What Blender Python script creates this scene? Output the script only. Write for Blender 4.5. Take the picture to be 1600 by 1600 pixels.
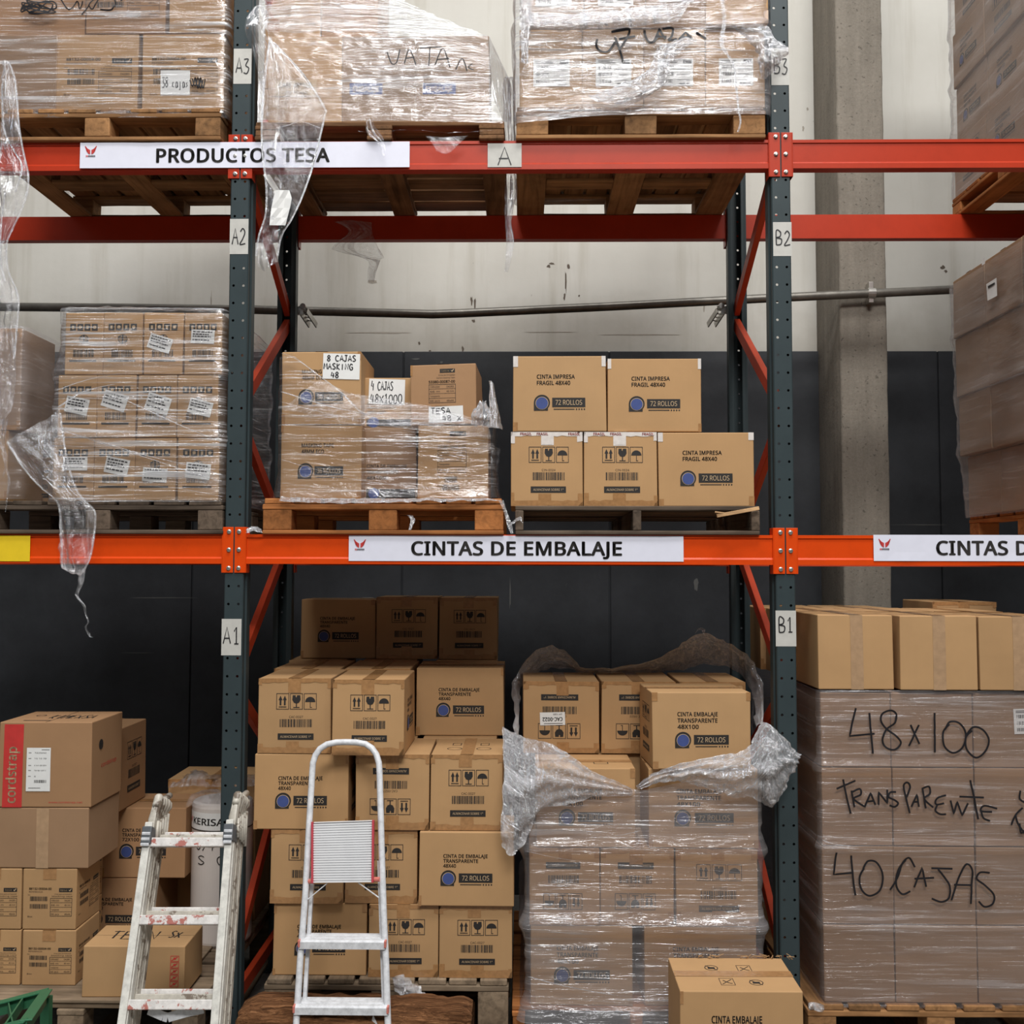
import bpy, bmesh, math, random
from mathutils import Vector, Matrix, noise

# ------------------------------------------------------------------ clear
for o in list(bpy.data.objects):
    bpy.data.objects.remove(o, do_unlink=True)
S = bpy.context.scene
COL = S.collection
V3 = Vector

# ------------------------------------------------------------------ camera
YAW, PITCH, ROLL, FPX, CX, CY = 0.0149, 0.0535, 0.0022, 1634.0, 790.4, 800.0
CAM = V3((0.0, -4.0626, 1.85))
_fw = V3((-math.sin(YAW)*math.cos(PITCH), math.cos(YAW)*math.cos(PITCH), math.sin(PITCH)))
_rt = V3((math.cos(YAW), math.sin(YAW), 0.0))
_up = _rt.cross(_fw)
RT = _rt*math.cos(ROLL) + _up*math.sin(ROLL)
UP = _up*math.cos(ROLL) - _rt*math.sin(ROLL)
cd = bpy.data.cameras.new('camera')
cam = bpy.data.objects.new('camera', cd)
COL.objects.link(cam)
m = Matrix((RT, UP, -_fw)).transposed().to_4x4()
m.translation = CAM
cam.matrix_world = m
cd.sensor_fit = 'HORIZONTAL'
cd.sensor_width = 36.0
cd.lens = FPX/1600*36
cd.shift_x = (800-CX)/1600
cd.clip_start = 0.05
S.camera = cam

def P(px, py, Y):
    """the point of the place that stands at depth Y behind this pixel of the photograph"""
    d = RT*((px-CX)/FPX) - UP*((py-CY)/FPX) + _fw
    return CAM + d*((Y-CAM.y)/d.y)
def ZP(py, Y, px=800): return P(px, py, Y).z
def XP(px, Y, py=880): return P(px, py, Y).x

# ------------------------------------------------------------------ world, lights, exposure
w = bpy.data.worlds.new('hall_daylight')
S.world = w
w.use_nodes = True
wb = w.node_tree.nodes['Background']
wt = w.node_tree
w_tc = wt.nodes.new('ShaderNodeTexCoord'); w_sp = wt.nodes.new('ShaderNodeSeparateXYZ'); w_rp = wt.nodes.new('ShaderNodeValToRGB')
wt.links.new(w_tc.outputs['Generated'], w_sp.inputs[0]); wt.links.new(w_sp.outputs[2], w_rp.inputs[0]); wt.links.new(w_rp.outputs[0], wb.inputs[0])
w_rp.color_ramp.elements[0].position = 0.12; w_rp.color_ramp.elements[0].color = (0.16, 0.165, 0.17, 1)   # hall walls
w_rp.color_ramp.elements[1].position = 0.60; w_rp.color_ramp.elements[1].color = (0.93, 0.97, 1.0, 1)     # bright roof lights
wb.inputs[1].default_value = 0.36

def area(name, loc, target, sx, sy, power, col=(1, 1, 1)):
    l = bpy.data.lights.new(name, 'AREA')
    l.shape = 'RECTANGLE'; l.size = sx; l.size_y = sy; l.energy = power; l.color = col
    o = bpy.data.objects.new(name, l)
    o.location = loc
    o.rotation_euler = (V3(target)-V3(loc)).to_track_quat('-Z', 'Y').to_euler()
    COL.objects.link(o)
    return o
area('skylight_aisle', (0.6, -2.9, 10.0), (0.0, -0.2, 1.6), 5.5, 1.4, 540, (1.0, 0.985, 0.96))
area('skylight_hall', (0.9, -8.4, 9.5), (0.0, 0.4, 1.6), 5.0, 1.8, 930, (1.0, 0.985, 0.96))
area('skylight_overhead', (-0.4, -0.6, 8.4), (-0.4, 0.9, 2.0), 6.0, 1.6, 70, (0.97, 0.99, 1.0))
S.view_settings.view_transform = 'Standard'
S.view_settings.look = 'None'
S.view_settings.gamma = 1.0
S.view_settings.use_curve_mapping = False
S.view_settings.exposure = -0.19
S.cycles.transparent_max_bounces = 48
S.cycles.max_bounces = 8
S.cycles.use_denoising = True
S.cycles.sample_clamp_indirect = 6.0

# ------------------------------------------------------------------ materials
def lin(c):
    return tuple((x/12.92 if x <= .04045 else ((x+.055)/1.055)**2.4) for x in [v/255 for v in c]) + (1,)
class NT:
    def __init__(s, name):
        s.m = bpy.data.materials.new(name); s.m.use_nodes = True
        s.t = s.m.node_tree; s.t.nodes.clear()
        s.out = s.n('ShaderNodeOutputMaterial')
    def n(s, typ, **kw):
        x = s.t.nodes.new(typ)
        for k, v in kw.items():
            if k.startswith('i_'):
                key = k[2:]; key = int(key) if key.isdigit() else key.replace('_', ' ')
                x.inputs[key].default_value = v
            else: setattr(x, k, v)
        return x
    def l(s, a, b): s.t.links.new(a, b)
    def mapping(s, coord, scale, rot=(0, 0, 0), rand=False):
        tc = s.n('ShaderNodeTexCoord')
        mp = s.n('ShaderNodeMapping'); mp.inputs['Scale'].default_value = scale; mp.inputs['Rotation'].default_value = rot
        s.l(tc.outputs[coord], mp.inputs[0])
        if rand:
            oi = s.n('ShaderNodeObjectInfo')
            mu = s.n('ShaderNodeMath', operation='MULTIPLY'); mu.inputs[1].default_value = 37.0
            s.l(oi.outputs['Random'], mu.inputs[0])
            cb = s.n('ShaderNodeCombineXYZ')
            for i in range(3): s.l(mu.outputs[0], cb.inputs[i])
            s.l(cb.outputs[0], mp.inputs['Location'])
        return mp.outputs[0]
    def noise(s, vec, scale, detail=4, rough=.55, dist=0):
        x = s.n('ShaderNodeTexNoise'); x.inputs['Scale'].default_value = scale
        x.inputs['Detail'].default_value = detail; x.inputs['Roughness'].default_value = rough
        x.inputs['Distortion'].default_value = dist
        s.l(vec, x.inputs['Vector']); return x.outputs['Fac']
    def ramp(s, fac, stops):
        r = s.n('ShaderNodeValToRGB'); e = r.color_ramp.elements
        while len(e) < len(stops): e.new(.5)
        for k, (p, c) in enumerate(stops):
            e[k].position = p; e[k].color = c if len(c) == 4 else tuple(c)+(1,)
        s.l(fac, r.inputs[0]); return r.outputs[0]
    def mix(s, fac, a, b, mode='MIX'):
        x = s.n('ShaderNodeMix', data_type='RGBA', blend_type=mode)
        for sock, v in ((x.inputs[0], fac), (x.inputs[6], a), (x.inputs[7], b)):
            if hasattr(v, 'node'): s.l(v, sock)
            else: sock.default_value = v
        return x.outputs[2]
    def math(s, op, a, b=0.0):
        x = s.n('ShaderNodeMath', operation=op)
        for i, v in enumerate((a, b)):
            if hasattr(v, 'node'): s.l(v, x.inputs[i])
            else: x.inputs[i].default_value = v
        return x.outputs[0]
    def bump(s, h, strength, dist=.01):
        b = s.n('ShaderNodeBump'); b.inputs['Strength'].default_value = strength; b.inputs['Distance'].default_value = dist
        s.l(h, b.inputs['Height']); return b.outputs[0]
    def bsdf(s, col, rough=.6, metal=0, normal=None, spec=.5, coat=0):
        p = s.n('ShaderNodeBsdfPrincipled')
        for k, v in (('Base Color', col), ('Roughness', rough), ('Metallic', metal), ('Specular IOR Level', spec), ('Coat Weight', coat)):
            if hasattr(v, 'node'): s.l(v, p.inputs[k])
            else: p.inputs[k].default_value = v
        if normal is not None: s.l(normal, p.inputs['Normal'])
        s.l(p.outputs[0], s.out.inputs[0]); return s.m

def m_plain(name, rgb, rough=.6, metal=0, var=.12, scale=30, spec=.5):
    t = NT(name); c = lin(rgb)
    f = t.noise(t.mapping('Object', (1, 1, 1), rand=True), scale, 5)
    d = tuple(x*(1-var) for x in c[:3])+(1,); b = tuple(min(1, x*(1+var)) for x in c[:3])+(1,)
    return t.bsdf(t.ramp(f, [(.3, d), (.7, b)]), rough, metal, spec=spec)

def m_card(name, rgb, rough=.72):
    t = NT(name); c = lin(rgb)
    co = t.mapping('Object', (1, 1, 1), rand=True)
    f1 = t.noise(co, 6, 4, .6)
    f2 = t.noise(t.mapping('Object', (260, 260, 3), rand=True), 1, 2)
    oi = t.n('ShaderNodeObjectInfo')
    a = t.ramp(f1, [(.25, tuple(x*.93 for x in c[:3])), (.75, tuple(x*1.05 for x in c[:3]))])
    b = t.mix(t.math('MULTIPLY', f2, .10), a, tuple(x*.7 for x in c[:3])+(1,))
    k = t.ramp(oi.outputs['Random'], [(0, (.90, .89, .88)), (.5, (1, 1, 1)), (1, (1.03, 1.0, .96))])
    return t.bsdf(t.mix(1.0, b, k, 'MULTIPLY'), rough, 0, t.bump(f2, .05, .002), spec=.3)

def m_wood(name, rgb, axis, dark=.5, rough=.8):
    t = NT(name); c = lin(rgb)
    sc = {'x': (2, 34, 34), 'y': (34, 2, 34), 'z': (34, 34, 2)}[axis]
    g = t.noise(t.mapping('Object', sc, rand=True), 1, 6, .65, .6)
    b = t.noise(t.mapping('Object', (1, 1, 1), rand=True), 5, 4)
    oi = t.n('ShaderNodeObjectInfo')
    col = t.ramp(g, [(.3, tuple(x*dark for x in c[:3])), (.5, tuple(x*.9 for x in c[:3])), (.75, tuple(min(1, x*1.25) for x in c[:3]))])
    col = t.mix(1.0, col, t.ramp(b, [(.3, (.6, .58, .56)), (.62, (1, 1, 1))]), 'MULTIPLY')
    col = t.mix(1.0, col, t.ramp(oi.outputs['Random'], [(0, (.75, .74, .72)), (1, (1.12, 1.08, 1.02))]), 'MULTIPLY')
    return t.bsdf(col, rough, 0, t.bump(g, .35, .004), spec=.2)

def m_film(name, haze=.03, gloss=.06, streak=.5, tint=(.97, .97, .98), fs=120, rough=.15, wcol=(.80, .80, .82), bumpk=.6, crinkle=0.0, lo=.56):
    t = NT(name)
    uv = lambda sc, r=0: t.mapping('UV', sc, (0, 0, r))
    K, W = (0, 0, 0), (1, 1, 1)
    s1 = t.ramp(t.noise(uv((2.4, fs, 1), .015), 1, 3, .6, .4), [(lo, K), (lo+.12, W)])          # fine stretch lines
    s1b = t.ramp(t.noise(uv((1.5, fs*.33, 1), -.05), 1, 4, .6, .6), [(lo, K), (lo+.10, W)])     # broader folds
    s2 = t.ramp(t.noise(uv((1.3, 6, 1), -.12), 1, 3, .6, .8), [(.40, K), (.66, W)])            # where the film is bunched
    s3 = t.noise(uv((10, 30, 1), .25), 1, 4, .6, 1.2)
    ln = t.math('MINIMUM', t.math('ADD', t.math('MULTIPLY', s1, .75), s1b), 1.0)
    sm = t.math('MULTIPLY', ln, t.math('ADD', t.math('MULTIPLY', s2, .88), .12))
    h = t.math('ADD', t.math('MULTIPLY', ln, .5), t.math('ADD', t.math('MULTIPLY', s3, .7), t.math('MULTIPLY', s2, .5)))
    if crinkle:
        c1 = t.noise(uv((38, 46, 1), .4), 1, 5, .65, 1.5)
        cr = t.ramp(c1, [(.50, K), (.53, W), (.56, K)])
        c2 = t.ramp(t.noise(uv((70, 24, 1), -.5), 1, 4, .6, 1.0), [(.55, K), (.68, W)])
        sm = t.math('MINIMUM', t.math('ADD', sm, t.math('ADD', t.math('MULTIPLY', cr, crinkle*.7), t.math('MULTIPLY', c2, crinkle*.6))), 1.0)
        h = t.math('ADD', h, t.math('MULTIPLY', c1, 2.0*crinkle))
    tr = t.n('ShaderNodeBsdfTransparent'); tr.inputs[0].default_value = tint+(1,)
    df = t.n('ShaderNodeBsdfDiffuse'); df.inputs[0].default_value = wcol+(1,)
    gl = t.n('ShaderNodeBsdfGlossy'); gl.inputs['Roughness'].default_value = rough
    gl.inputs[0].default_value = (.96, .97, 1, 1)
    t.l(t.bump(h, bumpk, .010), gl.inputs['Normal'])
    m1 = t.n('ShaderNodeMixShader'); m2 = t.n('ShaderNodeMixShader')
    t.l(t.math('ADD', t.math('MULTIPLY', sm, streak), t.math('ADD', t.math('MULTIPLY', s2, haze), haze)), m1.inputs[0])  # white diffuse along lines and bunches paints in the film's glints
    t.l(tr.outputs[0], m1.inputs[1]); t.l(df.outputs[0], m1.inputs[2])
    lw = t.n('ShaderNodeLayerWeight'); lw.inputs[0].default_value = .3
    t.l(t.math('ADD', t.math('MULTIPLY', lw.outputs['Fresnel'], .30), t.math('ADD', t.math('MULTIPLY', sm, gloss*3), gloss)), m2.inputs[0])
    t.l(m1.outputs[0], m2.inputs[1]); t.l(gl.outputs[0], m2.inputs[2])
    t.l(m2.outputs[0], t.out.inputs[0])
    return t.m

M = {}
M['card'] = m_card('cardboard', (186, 148, 105))
M['card_b'] = m_card('cardboard_brown', (172, 133, 97))
M['card_d'] = m_card('cardboard_dull', (157, 126, 98))
M['ink'] = m_plain('black_print', (38, 34, 32), .7, var=.15)
M['blue'] = m_plain('blue_print', (62, 78, 135), .7, var=.08)
M['red'] = m_plain('red_print', (196, 52, 48), .65, var=.08)
M['tan'] = m_plain('unprinted_letters', (196, 168, 132), .7, var=.05)
M['paper'] = m_plain('paper', (232, 232, 230), .7, var=.03)
M['greypaper'] = m_plain('worn_paper', (196, 194, 188), .7, var=.06)
M['sign'] = m_plain('sign_paper', (228, 229, 243), .55, var=.02)
M['yellow'] = m_plain('yellow_paper', (240, 205, 30), .6, var=.04)
M['tape'] = m_plain('brown_tape', (166, 124, 82), .22, var=.15, scale=60)
M['tape_c'] = m_plain('glossy_clear_tape', (176, 144, 112), .18, var=.1, scale=40)
M['cleartape'] = m_plain('white_tape', (222, 214, 208), .25, var=.08, scale=60)
M['marker'] = m_plain('marker', (18, 16, 22), .5, var=.1)
def m_paint(name, rgb, rough=.34):
    t = NT(name); c = lin(rgb)
    co = t.mapping('Object', (1, 1, 1), rand=True)
    f = t.noise(co, 9, 6, .7); g = t.noise(co, 90, 3)
    col = t.ramp(f, [(.2, tuple(x*.86 for x in c[:3])), (.5, c), (.85, tuple(min(1, x*1.08) for x in c[:3]))])
    scr = t.ramp(t.noise(t.mapping('Object', (5, 40, 40), rand=True), 1, 6, .7), [(.735, (0, 0, 0)), (.76, (1, 1, 1))])
    col = t.mix(t.math('MULTIPLY', scr, .45), col, tuple(x*.45 for x in c[:3])+(1,))
    return t.bsdf(col, rough, 0, t.bump(g, .04, .001), spec=.28)
M['orange'] = m_paint('orange_paint', (222, 72, 12))
M['vermilion'] = m_paint('vermilion_paint', (178, 54, 28))
M['brace'] = m_paint('brace_paint', (192, 68, 38), .45)
M['steel'] = m_paint('slate_paint', (54, 65, 68), .42)
M['zinc'] = m_plain('zinc_bolt', (205, 203, 198), .3, .9, var=.1)
M['pipe'] = m_plain('galvanised_pipe', (112, 108, 101), .36, .5, var=.2, scale=20)
M['green'] = m_paint('green_paint', (52, 110, 78), .45)
for k, rgb, dk in (('wood', (168, 126, 86), .5), ('wood_o', (184, 120, 70), .55), ('wood_d', (112, 98, 86), .4), ('wood_g', (150, 132, 112), .5), ('wood_b', (140, 104, 74), .45)):
    for ax in 'xyz': M[k+ax] = m_wood('timber_%s_%s' % (k, ax), rgb, ax, dk)
def m_log():
    t = NT('rough_timber')
    g = t.noise(t.mapping('Object', (5, 60, 60)), 1, 7, .7, 1.5); b_ = t.noise(t.mapping('Object', (3, 14, 14)), 1, 5, .65, .8)
    col = t.ramp(g, [(.30, lin((58, 38, 26))), (.48, lin((146, 100, 66))), (.62, lin((190, 136, 94))), (.8, lin((206, 156, 112)))])
    col = t.mix(1.0, col, t.ramp(b_, [(.35, (.35, .32, .3)), (.6, (1, 1, 1))]), 'MULTIPLY')
    return t.bsdf(col, .9, 0, t.bump(t.math('ADD', g, b_), .9, .03), spec=.15)
M['log'] = m_log()
M['splinter'] = m_wood('fresh_splinter', (226, 186, 142), 'x', .7)
M['film'] = m_film('stretch_film_clear', .010, .08, .85, lo=.57)
M['film_g'] = m_film('stretch_film_glossy', .022, .12, .85, lo=.545)
M['film_s'] = m_film('stretch_film_silvery', .11, .065, .42, lo=.53, wcol=(.62, .61, .62))
M['film_h'] = m_film('stretch_film_hazy', .135, .07, .42, tint=(.93, .91, .92), fs=130, wcol=(.58, .56, .57))
M['film_t'] = m_film('stretch_film_thin', .13, .035, .20, fs=100, wcol=(.60, .55, .54))
M['film_w'] = m_film('stretch_film_crumpled', .13, .22, .80, fs=60, rough=.17, bumpk=1.0, crinkle=1.0, wcol=(.93, .93, .96))  # whiter diffuse stands in for the bright reflections of bunched film
M['film_l'] = m_film('stretch_film_loose', .015, .09, .45, fs=44, rough=.12, bumpk=.8, crinkle=.45)
M['film_k'] = m_film('stretch_film_light', .07, .05, .35, tint=(.95, .93, .93), fs=130, wcol=(.62, .57, .57))
M['film_v'] = m_film('stretch_film_veil', .06, .10, .75, fs=60, rough=.2, bumpk=.9, crinkle=.9, wcol=(.90, .92, .95))  # white streaks painted in as the veil's silver highlights
def m_alu(name, rgb, wear=None):
    t = NT(name); c = lin(rgb)
    co = t.mapping('Object', (1, 1, 1), rand=True)
    col = t.ramp(t.noise(co, 40, 5, .7), [(.3, tuple(x*.7 for x in c[:3])), (.6, c)])
    if wear:
        k = t.ramp(t.noise(co, 22, 5, .65), [(.56, (0, 0, 0)), (.6, (1, 1, 1))])
        col = t.mix(k, col, lin(wear))
    return t.bsdf(col, .38, .0, t.bump(t.noise(co, 120, 3), .08, .002))
M['alu'] = m_alu('aluminium', (226, 228, 232))
M['alu_old'] = m_alu('painted_aluminium', (222, 220, 212))
M['alu_grime'] = m_alu('worn_aluminium', (196, 190, 178), (120, 108, 96))
M['alu_red'] = m_alu('rung_aluminium', (226, 222, 218), (176, 110, 100))
M['whiteplate'] = m_plain('ribbed_plate', (226, 227, 229), .5, .0, var=.04, scale=14)
M['redplastic'] = m_plain('red_plastic', (186, 62, 74), .4, var=.06)
M['pinkplastic'] = m_plain('faded_red_plastic', (208, 122, 110), .45, var=.06)
M['greyplastic'] = m_plain('grey_plastic', (84, 88, 92), .45, var=.08)
M['roll'] = m_plain('wrapped_roll', (218, 210, 204), .32, var=.05, scale=6)

def m_wall():
    t = NT('wall_plaster'); co = t.mapping('Object', (1, 1, 1))
    a = t.ramp(t.noise(co, 1.1, 5, .6), [(.3, lin((186, 183, 175))), (.7, lin((200, 198, 191)))])
    drip = t.ramp(t.noise(t.mapping('Object', (9, 9, .7)), 1, 5, .6), [(.52, (1, 1, 1)), (.8, (.80, .78, .74))])
    col = t.mix(1.0, a, drip, 'MULTIPLY')
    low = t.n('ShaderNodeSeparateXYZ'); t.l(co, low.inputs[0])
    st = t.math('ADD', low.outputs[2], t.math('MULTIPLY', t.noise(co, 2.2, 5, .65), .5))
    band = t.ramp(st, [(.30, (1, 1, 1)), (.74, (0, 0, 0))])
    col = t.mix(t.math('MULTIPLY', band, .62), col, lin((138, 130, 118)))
    sp = t.ramp(t.noise(co, 26, 3, .5), [(.74, (0, 0, 0)), (.77, (1, 1, 1))])
    col = t.mix(t.math('MULTIPLY', sp, .35), col, lin((96, 86, 78)))
    vw = t.n('ShaderNodeTexWave', wave_type='BANDS', bands_direction='X'); vw.inputs['Scale'].default_value = 6
    vw.inputs['Distortion'].default_value = 2; t.l(co, vw.inputs['Vector'])
    return t.bsdf(col, .7, 0, t.bump(t.math('ADD', t.noise(co, 14, 5), t.math('MULTIPLY', vw.outputs['Fac'], .15)), .12, .01), spec=.25)
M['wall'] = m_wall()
def m_dark():
    t = NT('dark_cladding'); co = t.mapping('Object', (1, 1, 1), rand=True)
    col = t.ramp(t.noise(co, 2.5, 6, .7), [(.3, lin((40, 42, 45))), (.7, lin((56, 58, 62)))])
    sp = t.ramp(t.noise(t.mapping('Object', (16, 16, 3), rand=True), 1, 6, .7), [(.7, (0, 0, 0)), (.74, (1, 1, 1))])
    return t.bsdf(t.mix(t.math('MULTIPLY', sp, .12), col, lin((120, 116, 110))), .6, 0, t.bump(t.noise(co, 20, 4), .1, .01), spec=.3)
M['dark'] = m_dark()
def m_conc(name, rgb):
    t = NT(name); co = t.mapping('Object', (1, 1, 1)); c = lin(rgb)
    a = t.ramp(t.noise(t.mapping('Object', (4, 4, 1.6)), 1, 8, .72), [(.28, tuple(x*.68 for x in c[:3])), (.5, c[:3]), (.74, tuple(x*1.28 for x in c[:3]))])
    a = t.mix(1.0, a, t.ramp(t.noise(t.mapping('Object', (18, 18, .5)), 1, 3, .6), [(.34, (.86, .855, .85)), (.6, (1.03, 1.03, 1.03))]), 'MULTIPLY')
    pit = t.ramp(t.noise(co, 55, 3, .5), [(.31, (1, 1, 1)), (.35, (0, 0, 0))])
    col = t.mix(t.math('MULTIPLY', pit, .75), a, tuple(x*.35 for x in c[:3])+(1,))
    fine = t.noise(co, 80, 4, .6)
    col = t.mix(.25, col, t.ramp(fine, [(.3, tuple(x*.6 for x in c[:3])), (.7, tuple(min(1, x*1.3) for x in c[:3]))]))
    h = t.math('SUBTRACT', t.noise(co, 30, 6, .7), pit)
    return t.bsdf(col, .85, 0, t.bump(h, .35, .01), spec=.2)
M['chip'] = m_plain('chipped_plaster', (92, 82, 72), .9)
M['drip'] = m_plain('dirty_plaster', (150, 143, 132), .85)
M['scuff'] = m_plain('scuffed_panel', (92, 92, 90), .8)
M['concrete'] = m_conc('raw_concrete', (128, 121, 111))
M['floor'] = m_conc('floor_concrete', (132, 128, 122))

# ------------------------------------------------------------------ mesh builder
class MB:
    def __init__(s): s.v = []; s.f = []; s.m = []; s.uv = None
    def add(s, vs, fs, mi=0):
        b = len(s.v)
        s.v += [V3(p) for p in vs]
        for f in fs:
            s.f.append(tuple(b+i for i in f)); s.m.append(mi)
    def quad(s, a, b, c, d, mi=0): s.add((a, b, c, d), ((0, 1, 2, 3),), mi)
    def box(s, lo, hi, mi=0, c=.002):
        lo, hi = V3(lo), V3(hi)
        c = min(c, .3*min(hi[i]-lo[i] for i in range(3)))
        s.grid_box(lo, hi, [()]*3, c, mi)
    def grid_box(s, lo, hi, ticks, c, mi=0, xf=None):
        """a box with softened edges; ticks adds inner cuts per axis (fractions)"""
        T = []
        for i in range(3):
            L = hi[i]-lo[i]
            T.append([lo[i], lo[i]+c]+[lo[i]+c+(L-2*c)*k for k in ticks[i]]+[hi[i]-c, hi[i]])
        n = [len(x)-1 for x in T]
        idx = {}; vs = []; fs = []
        def vid(k):
            if k not in idx:
                p = V3((T[0][k[0]], T[1][k[1]], T[2][k[2]]))
                q = V3(tuple(min(max(p[i], lo[i]+c), hi[i]-c) for i in range(3)))
                d = p-q
                if d.length > 1e-9: p = q+d.normalized()*c
                if xf: p = xf(p)
                idx[k] = len(vs); vs.append(p)
            return idx[k]
        for ax in range(3):
            a, b = (ax+1) % 3, (ax+2) % 3
            for side in (0, n[ax]):
                for i in range(n[a]):
                    for j in range(n[b]):
                        q = []
                        for (u, v) in ((i, j), (i+1, j), (i+1, j+1), (i, j+1)):
                            k = [0, 0, 0]; k[ax] = side; k[a] = u; k[b] = v; q.append(vid(tuple(k)))
                        fs.append(tuple(q) if side else tuple(reversed(q)))
        s.add(vs, fs, mi)
    def prism(s, prof, x0, x1, axis='x', mi=0):
        """prof: closed (a,b) outline; extruded along the axis"""
        def pt(a, b, t): return {'x': (t, a, b), 'y': (a, t, b), 'z': (a, b, t)}[axis]
        n = len(prof)
        vs = [pt(a, b, x0) for a, b in prof]+[pt(a, b, x1) for a, b in prof]
        fs = [(i, (i+1) % n, n+(i+1) % n, n+i) for i in range(n)]+[tuple(reversed(range(n))), tuple(range(n, 2*n))]
        s.add(vs, fs, mi)
    def bar(s, a, b, w, h, up=(0, 0, 1), mi=0, c=.0015):
        a, b = V3(a), V3(b); d = (b-a); L = d.length; d.normalize()
        x = d.cross(V3(up)).normalized(); z = x.cross(d)
        s.grid_box(V3((-w/2, 0, -h/2)), V3((w/2, L, h/2)), [()]*3, min(c, .3*min(w, h)), mi, lambda p: a+x*p.x+d*p.y+z*p.z)
    def tube(s, pts, r, n=12, mi=0, closed=False):
        pts = [V3(p) for p in pts]; m_ = len(pts); vs = []; fs = []
        nrm = None
        for i, p in enumerate(pts):
            d = (pts[min(i+1, m_-1)]-pts[max(i-1, 0)]).normalized()
            if nrm is None: nrm = d.orthogonal().normalized()
            nrm = (nrm-d*nrm.dot(d)).normalized(); b = d.cross(nrm)
            rr = r[i] if isinstance(r, (list, tuple)) else r
            for k in range(n):
                a = 2*math.pi*k/n; vs.append(p+(nrm*math.cos(a)+b*math.sin(a))*rr)
        for i in range(m_-1):
            for k in range(n):
                fs.append((i*n+k, i*n+(k+1) % n, (i+1)*n+(k+1) % n, (i+1)*n+k))
        fs += [tuple(reversed(range(n))), tuple(range((m_-1)*n, m_*n))]
        s.add(vs, fs, mi)
    def build(s, name, mats, parent=None, smooth=False, at=None):
        me = bpy.data.meshes.new(name)
        if at is None:
            xs = [p.x for p in s.v]; ys = [p.y for p in s.v]; zs = [p.z for p in s.v]
            at = V3(((min(xs)+max(xs))/2, (min(ys)+max(ys))/2, min(zs)))
        me.from_pydata([tuple(p-at) for p in s.v], [], s.f)
        for mt in (mats if isinstance(mats, (list, tuple)) else [mats]): me.materials.append(mt)
        me.polygons.foreach_set('material_index', s.m)
        if smooth: me.polygons.foreach_set('use_smooth', [True]*len(s.f))
        if s.uv:
            ul = me.uv_layers.new(name='uv')
            for lp in me.loops: ul.data[lp.index].uv = s.uv[lp.vertex_index]
        me.update()
        o = bpy.data.objects.new(name, me)
        COL.objects.link(o)
        if parent is not None:
            o.parent = parent; off = V3((0, 0, 0)); p = parent
            while p is not None: off += p.location; p = p.parent
            o.location = at-off
        else: o.location = at
        return o
def tag(o, label=None, cat=None, group=None, kind=None):
    for k, v in (('label', label), ('category', cat), ('group', group), ('kind', kind)):
        if v: o[k] = v
    return o
def empty(name, loc):
    o = bpy.data.objects.new(name, None); o.empty_display_size = .1; o.location = loc; COL.objects.link(o); return o

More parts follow.
